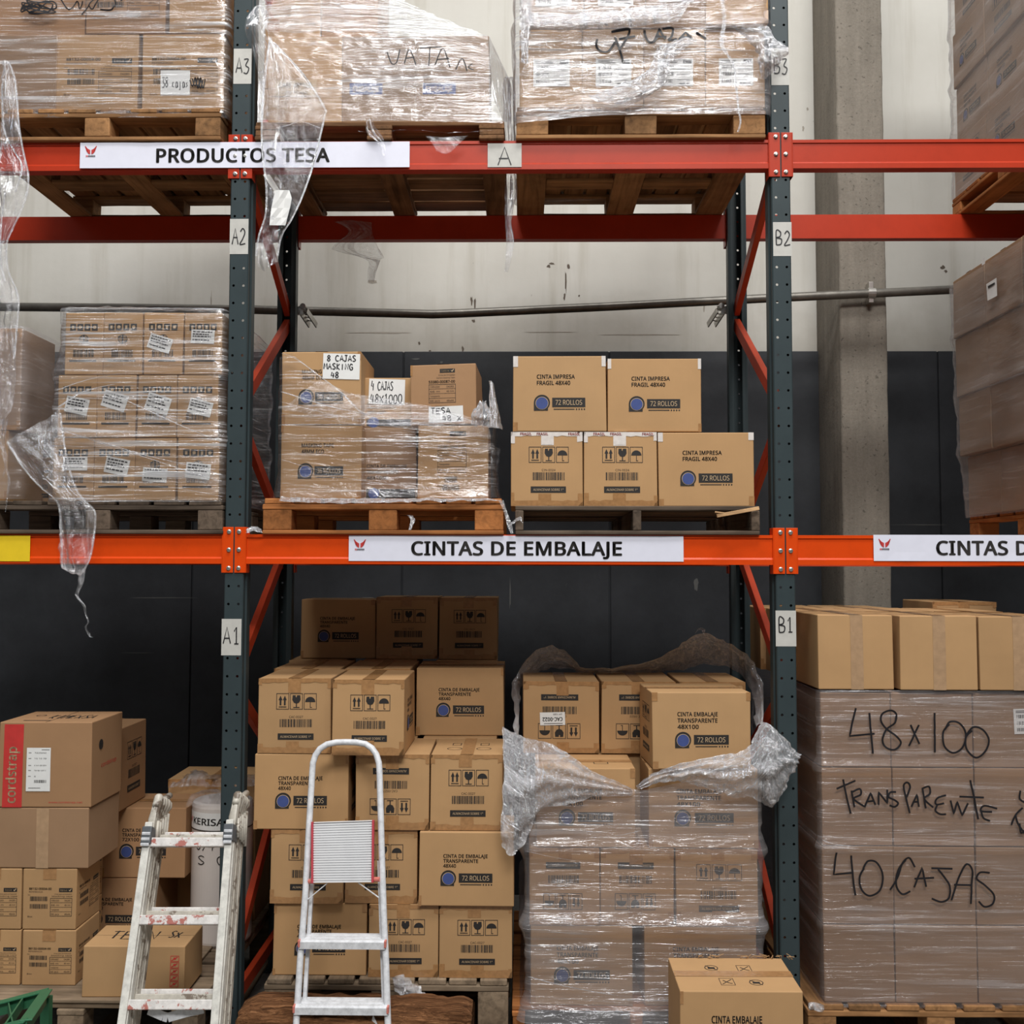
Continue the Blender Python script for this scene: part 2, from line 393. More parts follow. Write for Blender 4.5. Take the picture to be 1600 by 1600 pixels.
# ------------------------------------------------------------------ flat print: text, handwriting, marks
# outlines of the lettering (sans serif capitals, figures and small letters): advance; contours
GLY = {}
for ln in """ 200
*317;129,305 121,228 198,249 204,213 130,206 178,143 143,124 109,194 78,124 43,143 89,206 16,213 22,249 98,228 90,305
-225;16,92 16,123 113,123 113,92
.203;29,22 31,34 36,43 44,47 53,49 63,47 71,43 77,34 79,22 77,9 71,1 63,-4 53,-6 44,-4 36,1 31,9
/245;145,286 38,0 4,0 111,286
0325;210,144 204,81 198,56 188,35 175,18 158,6 138,-2 114,-4 85,0 61,14 43,35 30,64 22,101 20,144 22,187 29,223 41,252 59,273 84,286 114,291 144,286 168,273 186,252 199,223 207,187;55,144 56,108 61,78 68,55 80,39 95,29 114,26 134,29 149,39 160,55 168,78 173,108 174,144 173,179 168,209 160,231 149,248 134,257 114,261 95,257 80,248 68,231 61,209 56,179
1325;142,0 108,0 108,200 108,220 109,235 109,249 98,239 85,227 54,202 36,226 113,286 142,286
2325;209,0 19,0 19,29 94,105 131,144 153,177 159,194 161,212 157,233 147,248 131,257 110,260 91,258 74,253 41,233 22,257 47,274 76,286 110,290 135,288 156,281 173,270 186,255 194,236 197,214 195,192 188,172 177,153 162,133 123,93 64,34 64,32 209,32
3325;198,219 196,201 190,186 182,173 170,163 155,156 138,151 138,149 168,142 190,128 202,107 206,81 204,58 195,37 180,20 159,7 131,-1 97,-4 55,-1 18,12 18,45 57,31 97,26 130,29 153,41 165,59 170,82 167,98 160,111 149,121 133,128 113,131 89,133 62,133 62,163 90,163 112,164 129,170 143,178 153,189 160,202 162,217 158,235 148,249 131,258 109,261 82,258 59,249 37,237 20,261 37,272 58,281 82,288 109,290 148,285 176,270 192,247
4325;221,65 180,65 180,0 146,0 146,65 8,65 8,95 143,288 180,288 180,97 221,97;146,187 146,206 146,222 147,237 148,250 146,250 138,234 129,219 43,97 146,97
5325;110,176 138,173 161,166 180,153 195,137 204,116 206,91 203,64 194,40 178,21 157,7 131,-1 99,-4 58,0 25,12 25,45 60,31 100,26 120,28 137,33 151,41 162,53 168,69 170,88 166,113 153,131 131,142 99,146 73,144 50,140 32,151 43,286 186,286 186,254 73,254 66,171 85,174
6325;22,122 25,171 37,217 47,237 61,255 77,270 98,281 123,288 153,290 172,289 188,287 188,257 172,260 154,261 129,259 108,252 91,241 79,227 70,210 63,190 57,146 60,146 75,163 97,175 128,179 151,177 171,169 188,156 200,139 208,118 211,92 208,65 199,41 186,22 168,8 146,-1 119,-4 100,-2 81,4 65,13 50,27 38,45 29,66 24,92;119,26 142,30 160,42 172,63 176,92 172,117 162,136 144,148 120,152 103,150 87,144 75,135 66,124 60,112 58,99 62,73 73,49 92,32 105,27
7325;55,0 172,254 18,254 18,286 210,286 210,259 93,0
8325;114,290 138,288 159,282 176,273 189,259 197,242 200,222 198,206 193,192 173,169 146,152 178,133 191,121 201,108 207,92 209,74 206,52 198,33 184,17 165,6 142,-2 115,-4 87,-2 63,5 44,16 31,31 22,50 20,73 22,91 28,107 37,120 50,132 79,150 54,168 35,191 31,206 29,222 32,242 40,259 53,273 71,282 91,288;54,73 58,53 69,38 88,28 115,24 140,28 159,38 171,54 175,74 173,87 167,98 147,117 115,133 108,135 79,119 60,99 56,87;114,262 94,259 78,251 67,238 63,221 65,207 70,196 89,179 116,165 141,178 159,196 164,207 165,221 162,238 151,251 135,259
9325;209,164 205,115 193,70 183,49 170,31 153,17 132,5 107,-2 77,-4 58,-3 41,0 41,30 58,26 76,25 102,27 122,34 139,45 152,59 161,76 167,96 173,140 170,140 155,123 133,111 102,107 79,110 59,117 43,130 30,147 23,168 20,194 23,222 31,245 45,265 63,279 86,287 111,290 131,288 150,282 166,273 180,259 192,241 201,220 207,194;111,261 89,257 71,244 59,223 55,194 58,169 68,151 85,139 110,135 128,137 143,143 156,151 165,162 171,175 173,187 169,213 158,237 138,254 126,259
:203;29,22 31,34 36,43 44,47 53,49 63,47 71,43 77,34 79,22 77,9 71,1 63,-4 53,-6 44,-4 36,1 31,9;29,193 31,206 36,215 44,219 53,221 63,219 71,215 77,206 79,193 77,181 71,172 63,168 53,166 44,168 36,172 31,181
A352;219,0 184,89 71,89 36,0 0,0 112,287 144,287 256,0;141,207 137,219 132,236 128,250 123,234 119,219 115,207 83,121 173,121
B356;121,286 168,282 202,270 222,249 229,215 228,199 223,185 215,174 205,164 191,157 175,152 175,150 207,140 221,130 231,118 237,102 239,81 236,57 227,37 212,21 193,9 168,2 140,0 39,0 39,286;128,164 159,167 178,176 189,191 192,211 188,232 175,245 154,253 122,255 75,255 75,164;75,134 75,30 133,30 165,34 186,45 197,62 200,84 199,98 194,111 185,121 172,128 154,133 130,134
C349;162,259 140,257 120,251 103,241 89,228 78,211 69,191 64,169 63,143 65,110 74,82 87,59 106,42 131,31 161,28 197,31 230,39 230,8 197,-1 156,-4 116,1 83,14 57,36 39,65 28,102 24,144 27,175 33,203 45,228 60,249 79,267 103,280 131,288 162,290 204,286 241,273 227,243 197,254
D389;268,146 264,102 250,65 229,37 199,16 162,4 119,0 39,0 39,286 127,286 168,282 202,270 230,250 251,223 264,188;230,145 227,179 218,207 202,229 181,244 154,252 122,255 75,255 75,31 114,31 165,38 201,60 223,95
E319;199,0 39,0 39,286 199,286 199,255 75,255 75,165 192,165 192,134 75,134 75,32 199,32
F304;75,0 39,0 39,286 199,286 199,255 75,255 75,153 191,153 191,121 75,121
G388;163,151 262,151 262,11 215,0 162,-4 121,0 87,14 60,35 40,65 28,101 24,143 29,185 42,221 64,250 93,272 129,286 173,290 218,286 258,273 245,242 210,254 171,259 139,255 112,245 91,228 75,205 65,176 62,143 65,111 73,83 87,59 108,42 135,31 170,27 202,29 226,34 226,119 163,119
H393;258,0 222,0 222,134 75,134 75,0 39,0 39,286 75,286 75,165 222,165 222,286 258,286
I232;119,0 16,0 16,21 50,28 50,257 16,265 16,286 119,286 119,265 86,257 86,28 119,21
J205;-2,-76 -18,-75 -31,-71 -31,-40 -18,-43 -2,-45 17,-40 25,-35 31,-26 35,-14 37,2 37,286 73,286 73,4 71,-21 64,-41 53,-57 38,-68 19,-74
K344;248,0 206,0 104,137 75,111 75,0 39,0 39,286 75,286 75,145 99,172 124,200 202,286 244,286 130,162
L306;39,0 39,286 75,286 75,32 200,32 200,0
M460;165,0 71,251 69,251 71,231 72,203 72,174 72,0 39,0 39,286 92,286 180,52 182,52 272,286 325,286 325,0 289,0 289,176 289,204 291,230 292,251 290,251 195,0
N401;266,0 224,0 71,238 69,238 70,216 72,189 72,160 72,0 39,0 39,286 81,286 233,49 235,49 234,69 233,97 232,125 232,286 266,286
O409;289,144 287,112 280,83 270,58 255,36 237,19 214,6 187,-1 157,-4 125,-1 98,7 75,19 57,37 43,58 32,83 26,112 24,144 28,185 39,221 57,250 83,272 116,286 157,291 197,286 229,272 255,251 274,221 285,185;63,144 65,110 73,81 85,58 104,41 127,31 157,27 186,31 210,41 228,58 241,81 248,110 251,144 245,192 228,228 199,251 157,259 128,256 104,245 85,228 73,205 65,177
P338;115,286 163,281 196,264 216,238 222,202 216,168 209,153 197,139 182,128 162,119 137,113 108,111 75,111 75,0 39,0 39,286;111,255 75,255 75,142 104,142 129,144 149,148 165,156 176,167 183,182 185,200 180,225 167,242 144,252
Q409;289,144 286,110 279,80 268,54 251,32 231,15 205,3 274,-68 222,-68 167,-4 162,-4 157,-4 125,-1 98,7 75,19 57,37 43,58 32,83 26,112 24,144 28,185 39,221 57,250 83,272 116,286 157,291 197,286 229,272 255,251 274,221 285,185;63,144 65,110 73,81 85,58 104,41 127,31 157,27 186,31 210,41 228,58 241,81 248,110 251,144 245,192 228,228 199,251 157,259 128,256 104,245 85,228 73,205 65,177
R345;118,286 150,284 177,277 197,266 211,250 219,230 222,205 220,184 214,167 204,153 192,143 165,128 243,0 201,0 132,118 75,118 75,0 39,0 39,286;116,255 75,255 75,149 118,149 148,152 169,163 181,180 185,203 183,220 177,233 168,243 155,250 137,254
S316;201,77 198,53 189,33 174,17 153,6 128,-2 99,-4 68,-2 42,2 20,10 20,44 56,32 101,27 120,29 136,33 149,40 158,49 163,60 165,73 164,86 159,97 151,106 139,115 98,132 66,147 43,165 29,188 24,217 27,239 36,256 50,271 68,281 90,288 115,290 159,286 194,274 183,243 151,254 115,259 98,257 85,253 74,247 67,239 62,229 61,217 62,204 67,193 74,184 86,176 123,159 166,139 181,128 192,114 199,97
T319;130,0 93,0 93,255 4,255 4,286 219,286 219,255 130,255
U389;257,101 254,73 245,48 229,26 208,10 180,-1 145,-4 98,3 64,25 43,59 36,102 36,286 72,286 72,101 77,70 91,47 114,32 147,27 171,30 189,37 204,48 213,63 219,81 221,101 221,286 257,286
V336;241,286 138,0 102,0 0,286 38,286 102,103 110,80 116,60 120,40 125,60 131,81 138,103 202,286
W469;368,286 291,0 255,0 199,188 194,205 190,222 187,236 185,244 183,236 180,222 176,205 171,186 117,0 81,0 5,286 43,286 87,111 91,93 95,76 98,59 101,43 103,60 107,77 111,95 116,113 166,286 204,286 256,112 261,94 266,75 269,58 272,43 275,64 280,87 286,112 330,286
X331;233,0 192,0 117,124 40,0 2,0 97,149 8,286 48,286 118,174 188,286 227,286 138,150
Y323;113,146 188,286 227,286 132,111 132,0 95,0 95,109 0,286 39,286
Z325;214,0 15,0 15,27 166,254 20,254 20,286 210,286 210,259 59,32 214,32
a321;115,219 150,214 174,201 188,179 192,146 192,0 167,0 160,30 158,30 139,11 117,0 86,-4 68,-2 52,3 38,11 27,24 21,40 18,60 25,88 44,109 76,123 121,128 158,130 158,142 155,165 146,180 132,187 113,190 81,185 53,174 42,200 75,213;126,104 92,100 70,91 59,77 55,59 58,44 66,33 79,27 94,24 119,28 140,39 153,59 158,86 158,105
b342;69,231 69,205 67,186 69,186 80,199 95,209 113,216 136,219 172,212 200,191 218,156 225,107 222,74 214,46 200,24 182,8 161,-1 136,-4 113,-2 95,5 80,15 69,27 67,27 59,0 34,0 34,305 69,305;130,189 109,187 94,181 82,170 75,154 71,134 69,109 69,107 73,72 82,46 101,31 131,25 156,31 174,47 184,72 188,108 184,143 174,169 156,184
c288;120,-4 93,-1 70,8 50,22 35,44 25,72 22,106 25,142 35,171 51,192 71,207 95,216 123,219 154,216 179,207 168,178 146,185 122,188 102,186 86,179 74,167 65,152 60,131 59,107 60,83 65,63 74,47 86,36 101,29 120,26 151,30 176,39 176,8 152,-1
d342;110,-4 74,3 46,24 28,59 22,107 28,156 46,191 75,212 111,219 140,215 162,203 177,187 180,187 178,203 177,219 177,305 213,305 213,0 184,0 179,29 177,29 162,12 140,0;116,25 145,30 164,44 174,67 178,100 178,107 174,142 164,168 146,184 115,190 91,184 73,167 62,140 59,106 62,72 73,47 91,31
e322;117,219 143,216 165,207 182,192 195,173 203,149 206,122 206,101 59,101 64,69 77,45 99,31 127,26 163,30 196,41 196,10 164,-1 126,-4 97,-1 72,8 51,24 35,46 25,73 22,106 25,139 34,166 48,189 67,205 90,216;117,190 94,186 77,174 65,154 59,129 169,129 167,146 163,161 156,173 146,182 133,188
f234;133,188 79,188 79,0 44,0 44,188 6,188 6,204 44,216 44,229 46,254 52,273 62,288 76,299 93,305 113,307 137,305 155,300 146,272 131,276 114,278 98,275 88,266 81,251 79,229 79,215 133,215
g342;110,219 130,217 149,211 164,201 178,186 180,186 184,215 213,215 213,-4 210,-32 202,-55 189,-73 170,-86 146,-94 116,-96 74,-93 39,-83 39,-50 75,-63 118,-67 143,-63 162,-51 174,-32 178,-6 178,2 178,16 179,28 177,28 165,14 149,4 131,-2 111,-4 74,3 46,25 28,60 22,107 28,153 46,189 73,211;115,189 98,187 84,180 73,168 65,152 60,131 59,107 62,72 73,46 91,30 116,25 144,29 155,34 163,42 174,65 178,99 178,107 176,134 171,154 163,170 151,181 135,187
h344;69,215 69,200 67,185 70,185 87,204 110,215 137,219 161,216 180,210 196,200 206,185 213,165 215,140 215,0 180,0 180,138 178,160 169,176 154,186 132,189 111,187 95,180 83,169 75,154 71,134 69,111 69,0 34,0 34,305 69,305
i199;69,215 69,0 34,0 34,215;52,296 66,290 71,283 73,273 71,263 66,256 52,251 44,252 37,256 33,263 31,273 33,283 37,290 44,294
j199;9,-96 -9,-95 -22,-91 -22,-63 -10,-66 4,-67 16,-65 26,-60 32,-50 34,-33 34,215 69,215 69,-32 68,-51 63,-67 55,-79 43,-89 28,-94;31,273 33,283 37,290 44,294 52,296 66,290 71,283 73,273 71,263 66,256 52,251 44,252 37,256 33,263
k310;69,146 68,129 67,111 69,111 76,120 86,132 95,142 163,215 204,215 117,123 211,0 168,0 93,100 69,79 69,0 34,0 34,305 69,305
l199;69,0 34,0 34,305 69,305
m471;270,219 302,214 324,200 338,176 342,140 342,0 308,0 308,138 305,160 297,176 283,186 264,189 237,185 219,171 209,149 206,119 206,0 171,0 171,138 166,167 160,177 152,184 141,188 127,189 107,187 93,180 82,169 75,154 71,135 69,111 69,0 34,0 34,215 63,215 68,186 70,186 86,204 108,215 133,219 156,217 175,210 189,199 199,183 201,183 214,199 230,210 250,217
n344;138,219 171,214 196,200 210,176 215,140 215,0 180,0 180,138 178,160 169,176 154,186 132,189 102,184 83,169 73,145 69,111 69,0 34,0 34,215 63,215 68,186 70,186 88,204 111,215
o338;221,108 219,83 214,60 205,41 194,25 179,13 162,3 142,-2 121,-4 100,-2 81,3 65,13 50,25 38,41 29,60 24,83 22,108 25,141 34,168 49,190 69,206 93,216 122,219 149,216 173,206 193,190 208,168 218,141;59,108 60,84 65,64 74,47 86,35 102,28 121,25 141,28 157,35 169,47 178,64 183,84 184,108 183,132 178,152 169,168 157,179 141,187 121,189 93,184 73,168 62,142
p342;136,219 172,212 200,191 218,157 225,108 222,74 214,46 200,24 183,9 161,-1 136,-4 107,0 85,12 69,27 67,27 69,10 69,-8 69,-96 34,-96 34,215 63,215 68,186 69,186 85,202 106,215;130,189 110,187 95,181 84,171 76,156 71,138 69,115 69,108 71,83 75,63 83,47 94,35 110,28 131,25 149,28 163,36 174,49 182,66 186,86 188,108 184,141 174,167 156,184
q342;177,-4 178,12 179,29 177,29 166,16 151,6 133,-2 109,-4 74,3 46,24 28,59 22,107 25,141 33,169 47,191 65,206 86,216 111,219 134,217 152,209 166,199 178,186 179,186 184,215 213,215 213,-96 177,-96;116,25 136,27 152,33 163,43 171,58 176,77 178,99 178,107 174,143 164,169 145,184 115,190 90,184 73,167 62,140 59,106 62,72 73,47 91,31
r261;134,219 147,218 160,217 155,184 144,186 132,187 108,182 88,167 74,144 69,115 69,0 34,0 34,215 63,215 67,176 69,176 85,197 107,213 120,217
s288;174,59 171,40 164,24 151,12 134,3 113,-2 88,-4 50,0 21,10 21,42 52,30 89,24 112,27 128,33 137,43 140,56 136,71 120,83 87,98 51,114 38,123 28,133 22,146 20,162 26,186 43,204 68,215 101,219 138,215 170,204 158,176 129,186 99,190 80,188 66,183 57,175 54,164 59,149 77,137 109,123 144,107 157,99 166,88 172,75
t241;106,25 122,26 136,29 136,2 120,-2 100,-4 84,-3 69,2 56,10 46,22 39,39 37,63 37,188 6,188 6,204 37,219 51,264 72,264 72,215 134,215 134,188 72,188 72,63 75,46 82,34 92,27
u344;214,215 214,0 185,0 180,28 178,28 160,10 137,-1 110,-4 86,-2 67,4 51,15 40,30 34,49 32,74 32,215 67,215 67,77 70,54 79,38 94,28 115,25 137,28 153,34 165,45 173,61 177,80 178,103 178,215
v300;81,0 0,215 38,215 83,88 90,69 97,48 101,31 102,31 107,48 114,69 120,88 166,215 204,215 122,0
w411;173,121 168,138 164,154 160,168 158,178 156,178 154,168 151,154 147,138 142,121 103,0 63,0 4,215 41,215 71,101 77,77 82,55 85,36 86,36 89,49 92,64 96,80 101,94 139,215 177,215 214,94 220,75 225,54 229,37 230,37 233,54 238,76 245,101 275,215 311,215 251,0 210,0
x308;85,110 11,215 51,215 106,134 161,215 201,215 127,110 205,0 165,0 106,86 47,0 7,0
y300;0,215 38,215 85,93 92,72 98,52 103,34 104,34 112,60 123,93 166,215 204,215 112,-30 94,-65 83,-78 69,-88 53,-94 34,-96 17,-95 4,-93 4,-65 15,-67 28,-67 50,-63 65,-50 76,-29 87,-1
z284;173,0 16,0 16,23 131,188 22,188 22,215 170,215 170,188 56,27 173,27
°267;86,167 68,169 52,175 40,184 30,197 24,212 22,229 24,246 30,261 39,273 52,282 68,288 86,290 104,288 119,282 132,273 142,261 148,246 150,229 148,212 142,197 132,184 119,175 104,169;86,191 103,193 114,201 121,213 123,229 121,244 114,257 102,264 86,267 69,264 57,257 50,244 48,229 50,213 57,201 69,193""".split('\n'):
    q = ln[1:].split(';')
    GLY[ln[0]] = (int(q[0])-96, [[tuple(map(int, k.split(','))) for k in c.split()] for c in q[1:]])
_TX = {}
def tx(body, bold=0.0):
    key = (body, bold)
    if key not in _TX:
        c = bpy.data.curves.new('t', 'CURVE'); c.dimensions = '2D'; c.fill_mode = 'FRONT'
        x = 0; k = 1/410; tr = bold*330
        for ch in body:
            if ch not in GLY: ch = ' '
            for pts in GLY[ch][1]:
                s = c.splines.new('POLY'); s.points.add(len(pts)-1); s.use_cyclic_u = True
                s.points.foreach_set('co', [v for a, b_ in pts for v in ((x+a)*k, b_*k, 0, 1)])
            x += GLY[ch][0]+tr
        o = bpy.data.objects.new('t', c); COL.objects.link(o)
        dg = bpy.context.evaluated_depsgraph_get(); dg.update()
        ev = o.evaluated_get(dg); me = ev.to_mesh()
        vs = [(v.co.x, v.co.y) for v in me.vertices]; fs = [tuple(p.vertices) for p in me.polygons if p.area > 1e-9]
        nz = [p.normal.z for p in me.polygons if p.area > 1e-9]
        fs = [f if z > 0 else tuple(reversed(f)) for f, z in zip(fs, nz)]
        ev.to_mesh_clear(); bpy.data.objects.remove(o, do_unlink=True); bpy.data.curves.remove(c)
        if not vs: vs, fs = [(0, 0), (1, 0), (1, .7)], []
        if bold:                                   # heavier strokes: the outline laid down again, shifted around
            n0 = len(vs); v0, f0 = list(vs), list(fs); nk = 8 if bold > .028 else 4
            for k_ in range(nk):
                a_ = 2*math.pi*k_/nk+.39*(nk == 4); b1 = len(vs)
                vs += [(px_+bold*math.cos(a_), py_+bold*.7*math.sin(a_)) for px_, py_ in v0]; fs += [tuple(i+b1 for i in f) for f in f0]
        x0 = min(v[0] for v in vs); x1 = max(v[0] for v in vs)
        _TX[key] = ([(v[0]-x0, v[1]) for v in vs], fs, x1-x0)
    return _TX[key]
CAP = .7
class Face:
    """a flat face: O its lower left corner, U to the right, V up, N outwards, W x H metres"""
    def __init__(s, mb, O, U, V, N, W, H, off=.0006, inv=False, f=None):
        s.mb = mb; s.O = V3(O); s.U = V3(U); s.V = V3(V); s.N = V3(N); s.W = W; s.H = H; s.off = off; s.inv = inv; s.f = f
    def p(s, u, v, k=1):
        if s.inv: u, v = 1-u, 1-v
        if s.f: return s.f(u*s.W, v*s.H, s.off*k)
        return s.O+s.U*(u*s.W)+s.V*(v*s.H)+s.N*(s.off*k)
    def rect(s, u0, v0, u1, v1, mi, k=1):
        nu = max(1, int((u1-u0)*s.W/.05+.5)); nv = max(1, int((v1-v0)*s.H/.05+.5))
        U = [u0+(u1-u0)*i/nu for i in range(nu+1)]; V = [v0+(v1-v0)*j/nv for j in range(nv+1)]
        s.mb.add([s.p(u, v, k) for v in V for u in U], [(j*(nu+1)+i, j*(nu+1)+i+1, (j+1)*(nu+1)+i+1, (j+1)*(nu+1)+i) for j in range(nv) for i in range(nu)], mi)
    def poly(s, pts, mi, k=1): s.mb.add([s.p(u, v, k) for u, v in pts], [tuple(range(len(pts)))], mi)
    def frame(s, u0, v0, u1, v1, t, mi):
        tu, tv = t/s.W, t/s.H
        s.rect(u0, v0, u1, v0+tv, mi); s.rect(u0, v1-tv, u1, v1, mi)
        s.rect(u0, v0+tv, u0+tu, v1-tv, mi); s.rect(u1-tu, v0+tv, u1, v1-tv, mi)
    def text(s, body, u0, v0, w, h, mi, bold=0.0, k=1):
        vs, fs, L = tx(body, bold)
        s.mb.add([s.p(u0+x/L*w, v0+y/CAP*h, k) for x, y in vs], fs, mi)
    def disc(s, cu, cv, r, mi, k=1, n=20, a0=0, a1=2*math.pi):
        s.poly([(cu+r/s.W*math.cos(a0+(a1-a0)*i/n), cv+r/s.H*math.sin(a0+(a1-a0)*i/n)) for i in range(n if a1-a0 > 6.2 else n+1)], mi, k)
    def ring(s, cu, cv, r, t, mi, k=1, n=24):
        for i in range(n):
            a, b = 2*math.pi*i/n, 2*math.pi*(i+1)/n
            q = [(cu+R/s.W*math.cos(x), cv+R/s.H*math.sin(x)) for R, x in ((r, a), (r, b), (r-t, b), (r-t, a))]
            s.poly(q, mi, k)
    def barcode(s, u0, v0, u1, v1, mi, rng, n=26):
        x = u0; st = (u1-u0)/(n*2.0)
        while x < u1-st:
            w_ = st*rng.choice((.6, .9, 1.5, 2.0)); s.rect(x, v0, min(u1, x+w_), v1, mi); x += w_+st*rng.choice((.6, .9, 1.4))
    def stroke(s, pts, lw, mi, smooth=True, k=1):
        """a pen stroke along points given in face fractions, lw in metres"""
        q = [(u*s.W, v*s.H) for u, v in pts]
        if smooth and len(q) > 2: q = crom(q, 5)
        L = []; R = []
        for i, (x, y) in enumerate(q):
            a = q[max(i-1, 0)]; b = q[min(i+1, len(q)-1)]
            dx, dy = b[0]-a[0], b[1]-a[1]; d = math.hypot(dx, dy) or 1
            nx, ny = -dy/d*lw/2, dx/d*lw/2
            L.append(s.p((x+nx)/s.W, (y+ny)/s.H, k)); R.append(s.p((x-nx)/s.W, (y-ny)/s.H, k))
        n = len(q); s.mb.add(L+R, [(n+i, n+i+1, i+1, i) for i in range(n-1)], mi)
    def hand(s, body, u0, v0, w, h, lw, mi, rng=None, k=1):
        n = len(body); cw = w/n
        for i, ch in enumerate(body):
            for st in HAND.get(ch, ()):
                jx = rng.uniform(-.04, .04) if rng else 0; jy = rng.uniform(-.06, .06) if rng else 0
                s.stroke([(u0+cw*(i+.08+.8*x+jx), v0+h*(y+jy)) for x, y in st], lw, mi, ch in 'BCGJOPRSUDQ0235689gaeoy', k)
def crom(p, n):
    out = []; dim = len(p[0])
    for i in range(len(p)-1):
        a = p[max(i-1, 0)]; b = p[i]; c = p[i+1]; d = p[min(i+2, len(p)-1)]
        for k in range(n):
            t = k/n
            out.append(tuple(.5*(2*b[j]+(c[j]-a[j])*t+(2*a[j]-5*b[j]+4*c[j]-d[j])*t*t+(3*b[j]-a[j]-3*c[j]+d[j])*t**3) for j in range(dim)))
    out.append(tuple(p[-1])); return out
_O = [(.45, 1), (.1, .8), (.05, .4), (.3, 0), (.7, .05), (.95, .5), (.8, .9), (.45, 1)]
HAND = {
 'A': [[(0, 0), (.5, 1), (1, 0)], [(.15, .38), (.85, .38)]], 'B': [[(.1, 0), (.1, 1), (.75, .9), (.7, .6), (.15, .5), (.9, .4), (.8, .05), (.1, 0)]],
 'C': [[(.95, .85), (.5, 1), (.1, .7), (.1, .3), (.5, 0), (.95, .12)]], 'D': [[(.1, 0), (.1, 1), (.8, .8), (.9, .3), (.1, 0)]],
 'E': [[(.95, 1), (.1, 1), (.1, 0), (.95, 0)], [(.1, .5), (.75, .5)]], 'G': [[(.95, .85), (.4, 1), (.05, .5), (.4, 0), (.9, .1), (.9, .45), (.55, .45)]],
 'I': [[(.5, 0), (.5, 1)]], 'J': [[(.2, 1), (1, 1)], [(.65, 1), (.65, .2), (.3, 0), (.05, .2)]], 'K': [[(.1, 0), (.1, 1)], [(.9, 1), (.15, .5), (.95, 0)]],
 'M': [[(0, 0), (.15, 1), (.5, .35), (.85, 1), (1, 0)]], 'N': [[(.05, 0), (.05, 1), (.9, 0), (.9, 1)]], 'O': [_O], '0': [_O],
 'P': [[(.1, 0), (.1, 1), (.9, .9), (.85, .55), (.1, .45)]], 'R': [[(.1, 0), (.1, 1), (.9, .85), (.8, .55), (.15, .5), (.95, 0)]],
 'S': [[(.9, .9), (.5, 1), (.1, .8), (.5, .5), (.9, .25), (.5, 0), (.05, .1)]], 'T': [[(0, 1), (1, 1)], [(.5, 1), (.5, 0)]],
 'X': [[(0, .8), (1, 0)], [(1, .8), (0, 0)]], 'x': [[(.1, .6), (.9, 0)], [(.9, .6), (.1, 0)]], '1': [[(.25, .75), (.55, 1), (.55, 0)], [(.25, 0), (.85, 0)]],
 '2': [[(.1, .8), (.5, 1), (.85, .75), (.5, .35), (.05, 0), (.95, .05)]], '3': [[(.1, .95), (.8, .95), (.4, .55), (.9, .35), (.6, 0), (.05, .05)]],
 '4': [[(.3, 1), (.05, .4), (.95, .4)], [(.7, .8), (.65, 0)]], '7': [[(.05, 1), (.95, 1), (.4, 0)], [(.3, .5), (.8, .5)]],
 '8': [[(.5, .52), (.15, .75), (.5, 1), (.85, .78), (.5, .52), (.1, .25), (.5, 0), (.9, .25), (.5, .52)]], 'g': [[(.8, .5), (.3, .55), (.2, .2), (.7, .2), (.8, .5), (.7, -.3), (.2, -.35)]],
 'a': [[(.8, .5), (.3, .55), (.15, .1), (.6, .05), (.8, .5), (.9, .05)]], 'o': [[(.5, .55), (.15, .3), (.45, .02), (.85, .3), (.5, .55)]], 's': [[(.8, .5), (.3, .45), (.7, .2), (.2, .05)]],
 'j': [[(.5, .5), (.5, -.3), (.1, -.25)]], 'c': [[(.8, .5), (.3, .55), (.15, .15), (.8, .1)]], '/': [[(.1, 0), (.9, 1)]]}

# ------------------------------------------------------------------ cartons
BOXM = ('card', 'ink', 'blue', 'red', 'tan')
INK, BLUE, RED, TAN = 1, 2, 3, 4
R = random.Random(7)
def pr_rollos(F, lines, n='72 ROLLOS', big=False, voff=0):
    ws = {'CINTA IMPRESA': .41, 'FRAGIL 48X40': .36, 'CINTA DE EMBALAJE': .47, 'TRANSPARENTE': .37, '48X40': .135,
          'CINTA EMBALAJE': .41, '48X100': .215, 'MASKING TAPE': .40, '48MM ECO': .28, '48X1000': .22, '72X100': .20}
    v = (.70 if len(lines) < 3 else (.69 if big else .655))+voff
    st = .083 if len(lines) < 3 else (.082 if big else .066)
    for k, ln in enumerate(lines):
        F.text(ln, .255, v-k*st, ws.get(ln, .3)*(1.1 if big and ln == 'TRANSPARENTE' else 1), .052 if big or len(lines) < 3 else .046, INK, .03)
    b = .275+voff; q = .106*F.H/F.W
    F.disc(.31, b+.105, .106*F.H, INK, 1, 28)
    F.rect(.31-q, b, .31+q*.2, b+.105, INK, 1.5); F.rect(.31, b, .31+q*.75, b+.05, INK, 1.2)
    F.disc(.31, b+.098, .085*F.H, TAN, 2, 28); F.disc(.31, b+.098, .079*F.H, BLUE, 3, 28)
    F.rect(.42, b+.045, .775, b+.17, INK); F.text(n, .455, b+.075, .285, .065, TAN, .0, 2)
    F.rect(.435, b+.012, .66, b+.024, INK)
    for k in range(4): F.disc(.68+k*.028, b+.018, .0032 if F.W < .5 else .004, INK, 1, 8)
def pr_arrows(F, u0, v0, u1, v1, mi=INK):
    F.frame(u0, v0, u1, v1, .0022, mi); w = u1-u0; h = v1-v0
    for c in (.33, .67):
        x = u0+w*c
        F.poly([(x-.07*w, v0+.26*h), (x+.07*w, v0+.26*h), (x+.07*w, v0+.58*h), (x+.15*w, v0+.58*h), (x, v0+.86*h), (x-.15*w, v0+.58*h), (x-.07*w, v0+.58*h)], mi)
    F.rect(u0+.2*w, v0+.13*h, u1-.2*w, v0+.18*h, mi)
